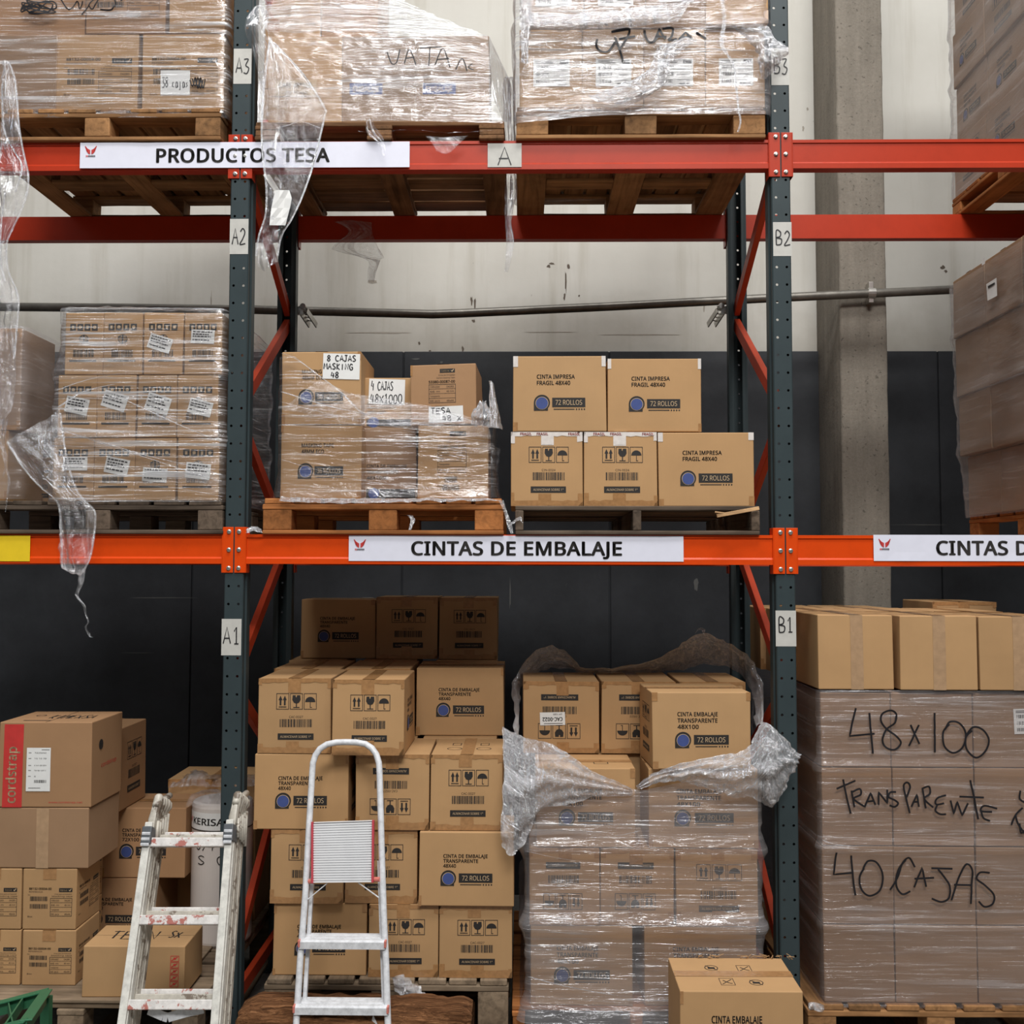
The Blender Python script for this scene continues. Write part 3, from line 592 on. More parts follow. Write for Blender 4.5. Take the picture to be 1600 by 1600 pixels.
def pr_glass(F, u0, v0, u1, v1, mi=INK):
    F.frame(u0, v0, u1, v1, .0022, mi); w = u1-u0; h = v1-v0; q = lambda a, b: (u0+a*w, v0+b*h)
    F.poly([q(.2, .88), q(.17, .6), q(.3, .42), q(.5, .36), q(.5, .74), q(.42, .8), q(.46, .88)], mi)
    F.poly([q(.54, .88), q(.5, .74), q(.5, .36), q(.7, .42), q(.83, .6), q(.8, .88)], mi)
    F.rect(u0+.46*w, v0+.14*h, u0+.54*w, v0+.37*h, mi); F.rect(u0+.25*w, v0+.10*h, u0+.75*w, v0+.15*h, mi)
def pr_umbrella(F, u0, v0, u1, v1, mi=INK):
    F.frame(u0, v0, u1, v1, .0022, mi); w = u1-u0; h = v1-v0
    F.poly([(u0+w*(.5+.4*math.cos(a)), v0+h*(.46+.32*math.sin(a))) for a in [math.pi*i/12 for i in range(13)]], mi)
    F.rect(u0+.48*w, v0+.12*h, u0+.53*w, v0+.48*h, mi); F.rect(u0+.48*w, v0+.11*h, u0+.64*w, v0+.15*h, mi)
def pr_icons(F, code='CAC-0027', rng=None):
    pr_arrows(F, .25, .585, .425, .80); pr_glass(F, .44, .585, .615, .80); pr_umbrella(F, .63, .585, .805, .80)
    F.text(code, .43, .472, .19, .028, INK)
    F.barcode(.30, .35, .745, .455, INK, R)
    F.rect(.275, .18, .765, .265, INK); F.text('ALMACENAR SOBRE 1°', .31, .207, .42, .030, TAN, 0, 2)
def pr_table(F, u0, v0, u1, v1):
    F.frame(u0, v0, u1, v1, .0016, INK); h = v1-v0; w = u1-u0
    for k in (.25, .5, .75): F.rect(u0, v0+h*k-.002, u1, v0+h*k+.003, INK)
    for k, (a, b) in enumerate((('66 pcs', '48x66'), ('Transparente', ''), ('66 m', '48 mm'), ('CORRUGADO', '04280'))):
        F.text(a, u0+.05*w, v0+h*(.25*k+.07), .36*w, h*.09, INK)
        if b: F.text(b, u0+.66*w, v0+h*(.25*k+.07), .27*w, h*.09, INK)
def pr_brand(F, u0, v0, u1, v1):
    F.rect(u0, v0, u1, v1, INK); F.text('tesa', u0+.1*(u1-u0), v0+.25*(v1-v0), .5*(u1-u0), .5*(v1-v0), TAN, .03, 2)
    w = u1-u0; h = v1-v0
    F.poly([(u0+w*.72, v0+h*.5), (u0+w*.76, v0+h*.55), (u0+w*.8, v0+h*.4), (u0+w*.9, v0+h*.85), (u0+w*.95, v0+h*.85), (u0+w*.82, v0+h*.15)], TAN, 2)
def pr_tesa(F, code='53380-00087-00'):
    pr_brand(F, .45, .86, .68, .925)
    F.text('Cinta de Embalaje', .43, .81, .25, .022, INK); F.text('Carton Sealing Tape', .40, .765, .28, .022, INK)
    F.text(code, .28, .69, .40, .042, INK, .03)
    pr_table(F, .28, .36, .69, .67)
    F.text('No.', .28, .30, .04, .02, INK); F.barcode(.38, .225, .56, .31, INK, R)
    F.text('EAN', .28, .17, .05, .02, INK); F.barcode(.34, .12, .60, .20, INK, R)
def pr_tesa2(F, code='88132-00004-00'):
    F.text(code, .12, .655, .42, .035, INK, .03); F.text('REFERENCIA', .12, .61, .26, .022, INK)
    pr_brand(F, .68, .62, .925, .685)
    F.text('Cinta para enmascarar', .60, .575, .32, .020, INK); F.text('Masking tape', .55, .54, .38, .020, INK)
    F.barcode(.14, .47, .47, .545, INK, R); F.barcode(.14, .345, .47, .42, INK, R)
    pr_table(F, .52, .22, .925, .52); F.text('No.', .1, .56, .05, .02, INK); F.text('Box', .1, .2, .09, .025, INK)
def pr_globe(F):
    for k in range(4):
        u = .13+k*.19; F.rect(u, .71, u+.155, .82, INK)
        F.disc(u+.077, .765, .007, TAN, 2, 8) if k % 2 else F.rect(u+.05, .735, u+.105, .79, TAN, 2)
    r = .075*F.H; F.ring(.5, .57, r, .0028, INK)
    for dv in (-.03, .0, .03): F.rect(.5-.8*r/F.W, .57+dv-.004, .5+.8*r/F.W, .57+dv+.004, INK)
    F.rect(.48, .5, .52, .64, INK)
    F.rect(.38, .595, .46, .615, INK); F.rect(.54, .53, .62, .55, INK)
    F.barcode(.22, .28, .76, .40, INK, R, 20); F.rect(.12, .205, .83, .235, INK)

class Box:
    def __init__(s, lo, hi, jit=.0022, bulge=.003, seed=0, yaw=0, tilt=0):
        s.lo = V3(lo); s.hi = V3(hi); r = random.Random(seed); s.mbs = []
        s.cj = [[V3((r.uniform(-jit, jit), r.uniform(-jit, jit), r.uniform(-jit, 0) if i >= 4 else 0)) for _ in (0,)][0] for i in range(8)]
        s.bulge = [bulge*r.uniform(.2, 1) for _ in range(3)]; s.yaw = yaw; s.tilt = tilt
    def deform(s):
        d = s.hi-s.lo; c = (s.lo+s.hi)/2; cy, sy = math.cos(s.yaw), math.sin(s.yaw)
        ct, st = math.cos(s.tilt), math.sin(s.tilt)
        for mb in s.mbs:
            for i, p in enumerate(mb.v):
                a, b, e = [min(1, max(0, (p[k]-s.lo[k])/d[k])) for k in range(3)]
                o = V3((0, 0, 0))
                for k in range(8):
                    o += s.cj[k]*((a if k & 1 else 1-a)*(b if k & 2 else 1-b)*(e if k & 4 else 1-e))
                sa, sb, se = [math.sin(math.pi*x) for x in (a, b, e)]
                o += V3((s.bulge[0]*(2*a-1)*sb*se, s.bulge[1]*(2*b-1)*sa*se, s.bulge[2]*max(0, 2*e-1)*sa*sb*-.5))
                p = p+o
                if s.tilt:
                    dx, dz = p.x-c.x, p.z-s.lo.z; p = V3((c.x+dx*ct-dz*st, p.y, s.lo.z+dx*st+dz*ct+abs(st)*d.x/2))
                if s.yaw:
                    dx, dy = p.x-c.x, p.y-c.y; p = V3((c.x+dx*cy-dy*sy, c.y+dx*sy+dy*cy, p.z))
                mb.v[i] = p
_seed = [100]
def carton(label, px0, px1, z0, z1, Y, depth, front=None, group=None, right=None, left=None, top=None, tape='brown', inv=False,
           mat='card', lines=('CINTA DE EMBALAJE', 'TRANSPARENTE', '48X40'), n='72 ROLLOS', code='CAC-0027', yaw=0, tilt=0, X=None,
           stick=(), big=False, voff=0, py=880, seam='y', name='cardboard_box', bulge=.003):
    X0, X1 = X if X else (XP(px0, Y, py), XP(px1, Y, py))
    _seed[0] += 1; sd = _seed[0]; rr = random.Random(sd)
    lo, hi = V3((X0, Y, z0)), V3((X1, Y+depth, z1))
    B = Box(lo, hi, seed=sd, yaw=yaw, tilt=tilt, bulge=bulge)
    mb = MB(); B.mbs.append(mb)
    t5 = (.12, .3, .5, .7, .88); c = .0035
    mb.grid_box(lo, hi, (t5, t5, t5), c, 0)
    W, D, H = X1-X0, depth, z1-z0
    def faces(m_, off=.0008, iv=False):
        return {'front': Face(m_, lo, (1, 0, 0), (0, 0, 1), (0, -1, 0), W, H, off, iv),
                'right': Face(m_, (X1, Y, z0), (0, 1, 0), (0, 0, 1), (1, 0, 0), D, H, off, iv),
                'left': Face(m_, (X0, Y+D, z0), (0, -1, 0), (0, 0, 1), (-1, 0, 0), D, H, off, iv),
                'top': Face(m_, (X0, Y, z1), (1, 0, 0), (0, 1, 0), (0, 0, 1), W, D, off, iv)}
    def put(F, kind):
        if kind == 'rollos': pr_rollos(F, lines, n, big, voff)
        elif kind == 'icons': pr_icons(F, code)
        elif kind == 'tesa': pr_tesa(F)
        elif kind == 'tesa2': pr_tesa2(F)
        elif kind == 'globe': pr_globe(F)
        elif callable(kind): kind(F)
    FF = faces(mb, .0008, inv)
    for k, kind in (('front', front), ('right', right), ('left', left), ('top', top)):
        if kind: put(FF[k], kind)
    # the slit where the top flaps meet
    g = faces(mb, .0006)['top']
    if seam == 'y': g.rect(.497, .0, .503, 1, INK)
    else: g.rect(0, .497, 1, .503, INK)
    tapes = []
    def strip(white=None):
        """a piece of tape of its own"""
        m_ = MB(); B.mbs.append(m_); wt_ = (tape == 'white') if white is None else white
        tapes.append((m_, 'cleartape' if wt_ else 'tape_c' if tape == 'strip' else 'tape')); return faces(m_, .0012)
    if tape:
        tw = .05/(W if seam == 'y' else D)
        J = lambda a_, b_: rr.uniform(a_, b_)
        def rag(FF_, u0, v0, u1, v1, up):
            """a strip whose free edge is uneven"""
            n_ = max(2, int((u1-u0)*W/.02)); pr = None
            for i_ in range(n_+1):
                u_ = u0+(u1-u0)*i_/n_; d_ = J(-.003, .003)/H
                q = (u_, v1+d_ if up else v1, v0 if up else v0+d_)
                if pr: FF_.poly([(pr[0], pr[2]), (q[0], q[2]), (q[0], q[1]), (pr[0], pr[1])], 0)
                pr = q
        f = strip(); F_ = f['front']
        if seam == 'y': f['top'].rect(.5-tw/2, 0, .5+tw/2, 1, 0)
        else: f['top'].rect(0, .5-tw/2, 1, .5+tw/2, 0)
        if tape == 'strip':
            s_ = J(-.015, .015); tws = .048/W
            F_.rect(.5-tws/2+s_, 0, .5+tws/2+s_, 1, 0)
        elif tape == 'tab':
            if seam == 'y': F_.rect(.5-tw/2, 1-.04/H, .5+tw/2, 1, 0)
        elif front == 'icons' or (front is None and seam == 'y'):
            s_ = J(-.02, .02); h = .052*J(.8, 1.2)/H
            F_.rect(.5-tw/2+s_, 1-h, .5+tw/2+s_, 1, 0); rag(F_, 0, 1-.016/H, 1, 1, False)
            for u0, u1 in ((0, .06*J(.7, 1.3)), (1-.06*J(.7, 1.3), 1)): rag(F_, u0, 1-.036*J(.7, 1.2)/H, u1, 1, False)
            B_ = strip(False)['front']
            s_ = J(-.03, .03); h = .05*J(.8, 1.2)/H
            B_.rect(.5-tw/2+s_, 0, .5+tw/2+s_, h, 0); rag(B_, 0, 0, 1, .024*J(.8, 1.2)/H, True)
            for u0, u1 in ((0, .06*J(.7, 1.3)), (1-.06*J(.7, 1.3), 1)): B_.rect(u0, 0, u1, .045*J(.7, 1.2)/H, 0)
        else:
            for u0, u1 in ((0, .045*J(.6, 1.3)), (1-.045*J(.6, 1.3), 1)):
                if tape == 'white' or rr.random() < .45: strip()['front'].rect(u0, 1-.036*J(.7, 1.2)/H, u1, 1, 0)
                if rr.random() < .7: strip(False)['front'].rect(u0, 0, u1, .034*J(.7, 1.3)/H, 0)
        if tape == 'white' and front == 'icons':
            for u in (.13, .36, .8): f['front'].text('FRAGIL', u, 1-.013/H, .16, .010/H, 1, .03, 2)
            F_.rect(.43, 1-.05/H, .57, 1-.015/H, 0, 1.5); F_.frame(.47, 1-.044/H, .53, 1-.026/H, .001, 1)
    stk = []
    for st in stick:
        (u0, v0, u1, v1, ang, kind) = st
        sm = MB(); B.mbs.append(sm); f = faces(sm, .0022)['front']
        cu, cv = (u0+u1)/2, (v0+v1)/2; w_, h_ = (u1-u0)*W, (v1-v0)*H; ca, sa = math.cos(ang), math.sin(ang)
        O = V3((X0+cu*W, Y, z0+cv*H))+V3((-w_/2*ca+h_/2*sa, 0, -w_/2*sa-h_/2*ca))
        L = Face(sm, O, (ca, 0, sa), (-sa, 0, ca), (0, -1, 0), w_, h_, .0022)
        L.rect(0, 0, 1, 1, 0); kind(L, rr); stk.append((sm, kind))
    B.deform()
    o = mb.build(name, [M[mat]]+[M[k] for k in BOXM[1:]])
    tag(o, label, 'box', group)
    for m_, k_ in tapes: m_.build('packing_tape', [M[k_], M['red']], o)
    for sm, kind in stk:
        sm.build('paper_note' if kind.__name__.startswith('note') else 'shipping_label', [M['paper'], M['marker'], M['ink']], o)
    return o
# sticker drawings
def lab_ship(L, rr):
    L.rect(.72, .82, .96, .95, 2, 1.3)
    for k in range(3):
        L.barcode(.08, .62-k*.26, .45, .76-k*.26, 2, rr, 14); L.rect(.55, .6-k*.2, .9, .62-k*.2, 2, 1.3)
    L.rect(.06, .84, .55, .87, 2, 1.3); L.rect(.06, .9, .5, .93, 2, 1.3); L.rect(.6, .06, .92, .1, 2, 1.3)
def lab_lines(L, rr):
    for v, a in ((.8, .9), (.62, .75), (.46, .85), (.2, .8)):
        x = .07
        while x < a:
            d = rr.uniform(.06, .16); L.rect(x, v, min(a, x+d), v+.09, 2, 1.3); x += d+.03
def lab_cord(L, rr):
    for v, s_ in ((.87, '7200660'), (.74, '10 10 78'), (.58, '6 mm 80.00N'), (.465, 'TM 08 1207 C'), (.33, '2')):
        L.rect(.08, v+.01, .2, v+.02, 2, 1.3); L.text(s_, .33, v, min(.5, .07*len(s_)), .028, 2, 0, 1.3)
    L.barcode(.34, .19, .85, .26, 2, rr, 18); L.rect(.1, .07, .6, .08, 2, 1.3); L.rect(.62, .95, .95, .96, 2, 1.3)
def mk_note(lines, lw=.006):
    def note(L, rr):
        n = len(lines)
        for k, (s_, u0, w_) in enumerate(lines):
            L.hand(s_, u0, 1-(k+.88)/n+(.18 if n == 1 else 0), w_, min(.68/n, .42), lw, 1, rr, 1.4)
    return note
def lab_cac(L, rr):
    L.inv = True; L.text('CAC-0022', .1, .4, .8, .28, 2, .03, 1.4); L.text('OP 1065', .12, .1, .35, .12, 2, 0, 1.4); L.rect(.1, .85, .85, .89, 2, 1.4); L.inv = False

# ------------------------------------------------------------------ stretch film
def ridged(p):
    return 1-abs(noise.noise(p))*1.6
def wrap(X0, X1, Y0, Y1, zb, zt, amp=.008, base=.006, rows=(), flare=0, seed=0, ns=None, nz=None, slant=.1, cr=.02, dz=.016, ds=.022, top_fn=None, bot_fn=None, sides='frlb'):
    """film wound around a load; returns (MB, front point function)"""
    mb = MB(); path = []
    def arc(cx, cy, a0):
        for k in range(5):
            a = a0+math.pi/2*k/4; path.append(((cx+cr*math.cos(a), cy+cr*math.sin(a)), (math.cos(a), math.sin(a))))
    def line(a, b, nrm):
        L = math.dist(a, b); n = max(2, int(L/ds))
        for k in range(1, n): path.append(((a[0]+(b[0]-a[0])*k/n, a[1]+(b[1]-a[1])*k/n), nrm))
    arc(X0+cr, Y0+cr, math.pi)
    line((X0+cr, Y0), (X1-cr, Y0), (0, -1))
    arc(X1-cr, Y0+cr, -math.pi/2)
    line((X1, Y0+cr), (X1, Y1-cr), (1, 0))
    arc(X1-cr, Y1-cr, 0)
    line((X1-cr, Y1), (X0+cr, Y1), (0, 1))
    arc(X0+cr, Y1-cr, math.pi/2)
    line((X0, Y1-cr), (X0, Y0+cr), (-1, 0))
    path.append(path[0])
    acc = [0.0]
    for i in range(1, len(path)): acc.append(acc[-1]+math.dist(path[i][0], path[i-1][0]))
    sx0 = acc[4]
    def disp(s, z):
        d = base
        q = V3((s*2.2+seed*3.1, z*18+s*slant*18, seed))
        d += amp*max(0, ridged(q))*.7
        d += amp*.5*max(0, noise.noise(V3((s*6+seed, z*7, 5+seed))))
        d += amp*.3*max(0, ridged(V3((s*5, z*55+s*slant*40, 9+seed))))
        for (zr, e, wd) in rows: d += e*math.exp(-((z-zr)/wd)**2)
        if flare and z < zb+.12: d += flare*((zb+.12-z)/.12)**1.5
        return d
    n = len(path); uvs = []
    nzz = nz or max(6, int((zt-zb)/dz))
    for j in range(nzz+1):
        for i, ((x, y), nn) in enumerate(path):
            t = zt if top_fn is None else top_fn(x, y)
            b = zb if bot_fn is None else bot_fn(x, y)
            z = b+(t-b)*j/nzz
            d = disp(acc[i], z)
            mb.v.append(V3((x+nn[0]*d, y+nn[1]*d, z))); uvs.append((acc[i]+seed, z+seed*.37))
    for j in range(nzz):
        for i in range(n-1):
            mb.f.append((j*n+i, j*n+i+1, (j+1)*n+i+1, (j+1)*n+i)); mb.m.append(0)
    mb.uv = uvs
    def front(x, z, off=.003):
        return V3((x, Y0-disp(sx0+x-X0-cr, z)-off, z))
    return mb, front
def sheet(ctrl, nu=5, nv=5, amp=.012, freq=14, seed=0, along='v', mb=None, pleat=0, pl_n=5):
    """a loose sheet through a net of points (rows of equal length); crumpled"""
    mb = mb or MB()
    rows = [crom([tuple(p) for p in r], nu) for r in ctrl]
    cols = list(zip(*rows))
    g = list(zip(*[crom(list(c), nv) for c in cols]))   # g[row][col]
    nr, nc = len(g), len(g[0]); pts = [[V3(p) for p in r] for r in g]
    b0 = len(mb.v)
    if mb.uv is None: mb.uv = [(0, 0)]*b0
    ul = 0
    for j in range(nr):
        if j: ul += (pts[j][nc//2]-pts[j-1][nc//2]).length
        vl = 0
        for i in range(nc):
            p = pts[j][i]
            if i: vl += (p-pts[j][i-1]).length
            tu = pts[j][min(i+1, nc-1)]-pts[j][max(i-1, 0)]; tv = pts[min(j+1, nr-1)][i]-pts[max(j-1, 0)][i]
            nn = tu.cross(tv)
            nn = nn.normalized() if nn.length > 1e-9 else V3((0, -1, 0))
            q = V3((p.x, p.y*.6, p.z))*freq+V3((seed*7.3, seed, 0))
            d = amp*(ridged(q)*.8+noise.noise(q*2.3)*.5+(1-abs(noise.noise(q*4.1)))*.3-.6)
            if pleat: d += pleat*math.sin(pl_n*math.pi*2*i/max(1, nc-1)+noise.noise(q*.3)*3)
            mb.v.append(p+nn*d)
            mb.uv.append((ul+seed, vl+seed*.3) if along == 'v' else (vl+seed, ul+seed*.3))
    for j in range(nr-1):
        for i in range(nc-1):
            mb.f.append((b0+j*nc+i, b0+j*nc+i+1, b0+(j+1)*nc+i+1, b0+(j+1)*nc+i)); mb.m.append(0)
    return mb
def psheet(rows, **kw):
    """rows of (px, py, Y)"""
    return sheet([[P(*q) for q in r] for r in rows], **kw)
def ptail(path, w, n=5, **kw):
    """a hanging strip: path of (px, py, Y), w list of widths in px"""
    rows = []
    for (x, y, Y), ww in zip(path, w):
        rows.append([P(x-ww/2+ww*k/(n-1), y, Y+(.012 if k % 2 else -.012)*(ww > 12)) for k in range(n)])
    return sheet(rows, **kw)

# ------------------------------------------------------------------ pallets
def pallet(label, X0, X1, Y0, Y1, z0, z1, wood='wood', deck='y', n_deck=8, bottom='x', kind='block', tb=.018, bw=.10, group=None, bb=.016, name='wooden_pallet', gapless=False, yaw=0):
    cx, cy = (X0+X1)/2, (Y0+Y1)/2
    root = empty(name, (cx, cy, z0)); tag(root, label, 'pallet', group)
    rr = random.Random(int(abs(X0*1000))+int(z0*100))
    def part(nm, lo, hi, ax):
        b = MB(); b.grid_box(V3(lo), V3(hi), tuple(tuple(k/10 for k in range(1, 10)) if 'xyz'[i] == ax else () for i in range(3)), min(.004, .3*min(h_-l_ for l_, h_ in zip(lo, hi))), 0,
                             lambda p: p+V3((.0022*noise.noise(p*17), .0022*noise.noise(p*19+V3((5, 0, 0))), (.0016*noise.noise(p*23) if z0+.004 < p.z < z1-.002 else 0))))
        if nm == 'deck_board':
            k = rr.uniform(-.003, .003)
            for i, p in enumerate(b.v): b.v[i] = p+V3((0, k if ax == 'y' else 0, 0))
        b.build(nm, M[wood+ax], root)
    W, D = X1-X0, Y1-Y0; zt = z1-tb
    st = tb if kind == 'block' else 0
    if deck == 'y':
        sp = W/n_deck
        for k in range(n_deck):
            g = sp*(.0 if gapless else rr.uniform(.08, .2))
            part('deck_board', (X0+k*sp+g/2, Y0, zt+.0002), (X0+(k+1)*sp-g/2, Y1, z1), 'y')
        if kind == 'block':
            for yy in (Y0, cy-.05, Y1-.1): part('stringer_board', (X0, yy, zt-st), (X1, yy+.1, zt), 'x')
    else:
        sp = D/n_deck
        for k in range(n_deck):
            g = sp*rr.uniform(.1, .24)
            part('deck_board', (X0, Y0+k*sp+g/2, zt+.0002), (X1, Y0+(k+1)*sp-g/2, z1), 'x')
        if kind == 'block':
            for xx in (X0, cx-bw/2, X1-bw): part('stringer_board', (xx, Y0, zt-st), (xx+bw, Y1, zt), 'y')
    zb = z0+bb
    if kind == 'block':
        for xx in (X0, cx-bw/2, X1-bw):
            for yy in (Y0+.002, cy-.05, Y1-.102):
                part('block', (xx+.002, yy, zb), (xx+bw-.002, yy+.1, zt-st), 'y' if yy < cy-.1 else 'x')
    else:
        for xx in (X0, cx-bw/2, X1-bw): part('stringer', (xx, Y0, zb), (xx+bw, Y1, zt), 'y')
    if 'x' in bottom:
        for yy in (Y0, cy-.05, Y1-.1):
            if 'y' in bottom and Y0 < yy < Y1-.1:
                for xa_, xb_ in ((X0+bw, cx-bw/2), (cx+bw/2, X1-bw)): part('bottom_board', (xa_+.001, yy, z0), (xb_-.001, yy+.1, zb), 'x')
            else: part('bottom_board', (X0, yy, z0), (X1, yy+.1, zb), 'x')
    if 'y' in bottom:
        for xx in (X0, cx-bw/2, X1-bw): part('bottom_board', (xx, Y0+(.102 if 'x' in bottom else 0), z0), (xx+bw, Y1-(.102 if 'x' in bottom else 0), zb), 'y')
    return root

# ================================================================== the hall
YW = 2.0                                     # back wall
YD = YW-.03                                  # face of the dark cladding
ZD = ZP(549, YD, 760)                        # top of the cladding
b = MB(); b.box((-6, -9, -.1), (7, YW+.3, 0), 0, .001)
tag(b.build('floor', M['floor']), 'grey concrete warehouse floor', 'floor', kind='structure')
b = MB(); b.box((-6, YW, 0), (7, YW+.3, 7.5), 0, .001)
rw = random.Random(21)
def scuff(mb, px, py, Y, rx, ry, mi, n=11):
    """a small ragged mark (chipped plaster, old fixing hole, drip)"""
    c = P(px, py, Y); k = (Y-CAM.y)/FPX
    mb.add([c+V3((rx*k*math.cos(a)*rw.uniform(.45, 1.1), 0, ry*k*math.sin(a)*rw.uniform(.45, 1.1))) for a in [2*math.pi*i/n for i in range(n)]], [tuple(range(n))], mi)
for x, y, a, c, m_ in ((857, 416, 4, 3, 1), (862, 412, 6, 2, 1), (884, 440, 1.6, 22, 1), (888, 416, 3, 5, 1), (882, 464, 2, 9, 1), (1473, 418, 4, 4, 1), (1478, 424, 3, 3, 1), (737, 470, 2.5, 9, 1), (742, 474, 2, 12, 1), (740, 501, 4, 3, 1), (582, 440, 9, 3, 2),
                       (723, 545, 2, 7, 1), (655, 536, 2.5, 3, 1), (672, 548, 3, 1.5, 1), (1100, 480, 1.5, 12, 2), (1255, 200, 2, 6, 2), (1262, 170, 2, 3, 2), (905, 462, 1.5, 2, 1), (330, 470, 1, 20, 2), (600, 520, 60, 1.2, 2), (1000, 523, 70, 1.0, 2), (860, 519, 60, 1.0, 2)):
    scuff(b, x, y, YW-.0012, a, c, m_)
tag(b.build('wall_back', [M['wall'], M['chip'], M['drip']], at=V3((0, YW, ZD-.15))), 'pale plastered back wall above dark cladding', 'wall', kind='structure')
seams = [-6.0]+[XP(p, YD, 900) for p in (-27, 300, 628, 953)]+[XP(1472, YD, 900), XP(1800, YD, 900), 7.0]
b = MB()
for k in range(len(seams)-1):
    b.box((seams[k]+.004, YD, 0.0), (seams[k+1]-.004, YW-.001, ZD), 0, .004)
    b.box((seams[k]-.004 if k else seams[k], YD+.012, 0.0), (seams[k]+.004 if k else seams[k]+.004, YW-.001, ZD-.002), 0, .001)
for x, y, a, c, m_ in ((1088, 913, 5, 12, 1), (797, 930, 1.5, 30, 1), (575, 934, 14, 1.2, 1), (1064, 812, 3, 2, 1), (650, 561, 10, 1.5, 1), (1030, 620, 60, .8, 1), (250, 934, 60, .8, 1), (210, 1020, 30, .8, 1), (690, 566, 3, 2, 1), (1440, 820, 50, .7, 1)):
    scuff(b, x, y, YD-.0012, a, c, m_)
tag(b.build('trim_1', [M['dark'], M['scuff']]), 'dark charcoal panels covering the lower wall', 'wall cladding', kind='structure')
XC0, XC1 = XP(1311, 1.55, 400), XP(1384.5, 1.55, 400)
b = MB(); rn = random.Random(3)
n = 150; prof = []
b.grid_box(V3((XC0, 1.55, 0)), V3((XC1, YW-.0, 7.4)), ((.25, .5, .75), (.3, .6), tuple(k/n for k in range(1, n))), .012, 0,
           lambda p: p+V3((.0025*noise.noise(V3((p.x*9, p.y*9, p.z*9)))+.0025*noise.noise(V3((p.x*9, p.y*9, p.z*38))), .003*noise.noise(V3((p.z*13, p.x*8, 3))), 0)) if p.y < YW-.1 else p)
tag(b.build('column', M['concrete'], smooth=True), 'raw concrete column standing against the back wall', 'column', kind='structure')

# galvanised pipe along the wall
YP = 1.50
pts = [P(-60, 479, YP), P(200, 481, YP), P(400, 484, YP), P(640, 490, YP), P(676, 491, YP), P(720, 489.5, YP), P(950, 479, YP), P(1200, 466, YP), P(1500, 452, YP), P(1640, 446, YP)]
b = MB(); b.tube(pts, .0235, 14)
pipe = tag(b.build('pipe', M['pipe'], smooth=True), 'long galvanised pipe running along the pale back wall', 'pipe')
for (a, c) in (((655, 490.6), (700, 490.4)), ((905, 481.5), (925, 480.5))):
    b = MB(); q0, q1 = P(a[0], a[1], YP), P(c[0], c[1], YP); b.tube([q0, q0, q1, q1], [.02, .028, .028, .02], 14); b.build('coupling', M['pipe'], pipe, True)
b = MB(); q = P(1361, 458.5, YP)
b.tube([q-V3((.02, 0, 0)), q+V3((.02, 0, 0))], .029, 14)
b.box((q.x-.012, YP-.006, q.z), (q.x+.012, 1.552, q.z+.062), 0); b.box((q.x-.012, YP-.006, q.z-.05), (q.x+.012, 1.552, q.z), 0)
b.build('clamp', M['zinc'], pipe)

# ================================================================== pallet rack
XA, XB = -1.1193, 1.0207
XR = XB+(XB-XA); XL = XA-(XB-XA)
DR = .9187                                  # depth of the rear uprights' outer face
Z2, Z1 = ZP(220, 0), ZP(835.5, 0)           # beam tops
BH = .115
rack = tag(empty('pallet_rack', ((XA+XB)/2, DR/2, 0)), 'bolted pallet rack with slate uprights and orange beams', 'rack')
def upright(X, Yf, s):
    """front plate at Yf, body running to Yf+s*depth; real punched holes"""
    mb = MB(); w = .075; pitch = .0697; z = 0.0; zt = 5.2; k = 0; r = .0054; th = .0025
    def hole_cell(x0, x1, z0, z1, cx, cz):
        o = [(x0, z0), (cx, z0), (x1, z0), (x1, cz), (x1, z1), (cx, z1), (x0, z1), (x0, cz)]
        i_ = [(cx+r*math.cos(a), cz+r*math.sin(a)) for a in [math.radians(d) for d in (225, 270, 315, 0, 45, 90, 135, 180)]]
        vs = [V3((x, Yf, z_)) for x, z_ in o]+[V3((x, Yf, z_)) for x, z_ in i_]+[V3((x, Yf+s*th, z_)) for x, z_ in i_]
        fs = [(j, (j+1) % 8, 8+(j+1) % 8, 8+j) for j in range(8)]+[(8+j, 8+(j+1) % 8, 16+(j+1) % 8, 16+j) for j in range(8)]
        if s < 0: fs = [tuple(reversed(f)) for f in fs]
        mb.add(vs, fs)
    nz = int(zt/pitch); gx = .027
    for k in range(nz):
        z0, z1 = k*pitch, (k+1)*pitch
        hole_cell(X-w/2+.004, X, z0, z1, X-w/2+.018, z0+pitch*.5); hole_cell(X, X+w/2-.004, z0, z1, X+w/2-.018, z0+pitch*.5)
    H = nz*pitch; D = .082
    for sg in (-1, 1):
        x = X+sg*w/2
        # outline of one flank: chamfer, side, inward step, lip
        pr = [(x-sg*.004, Yf), (x, Yf+s*.004), (x, Yf+s*.030), (x+sg*.006, Yf+s*.036), (x+sg*.006, Yf+s*D), (x-sg*.016, Yf+s*D)]
        for a, c in zip(pr[:-1], pr[1:]):
            mb.quad((a[0], a[1], 0), (c[0], c[1], 0), (c[0], c[1], H), (a[0], a[1], H))
            mb.quad((a[0]-sg*th, a[1]+s*.002, 0), (a[0]-sg*th, a[1]+s*.002, H), (c[0]-sg*th, c[1]-s*.002, H), (c[0]-sg*th, c[1]-s*.002, 0))
    o = mb.build('upright', M['steel'], rack)
    f = MB(); f.box((X-.07, min(Yf-.02*s, Yf+s*.12), 0), (X+.07, max(Yf-.02*s, Yf+s*.12), .006)); f.build('foot_plate', M['steel'], o)
for X in (XA, XB, XR, XL):
    upright(X, 0.0, 1); upright(X, DR, -1)
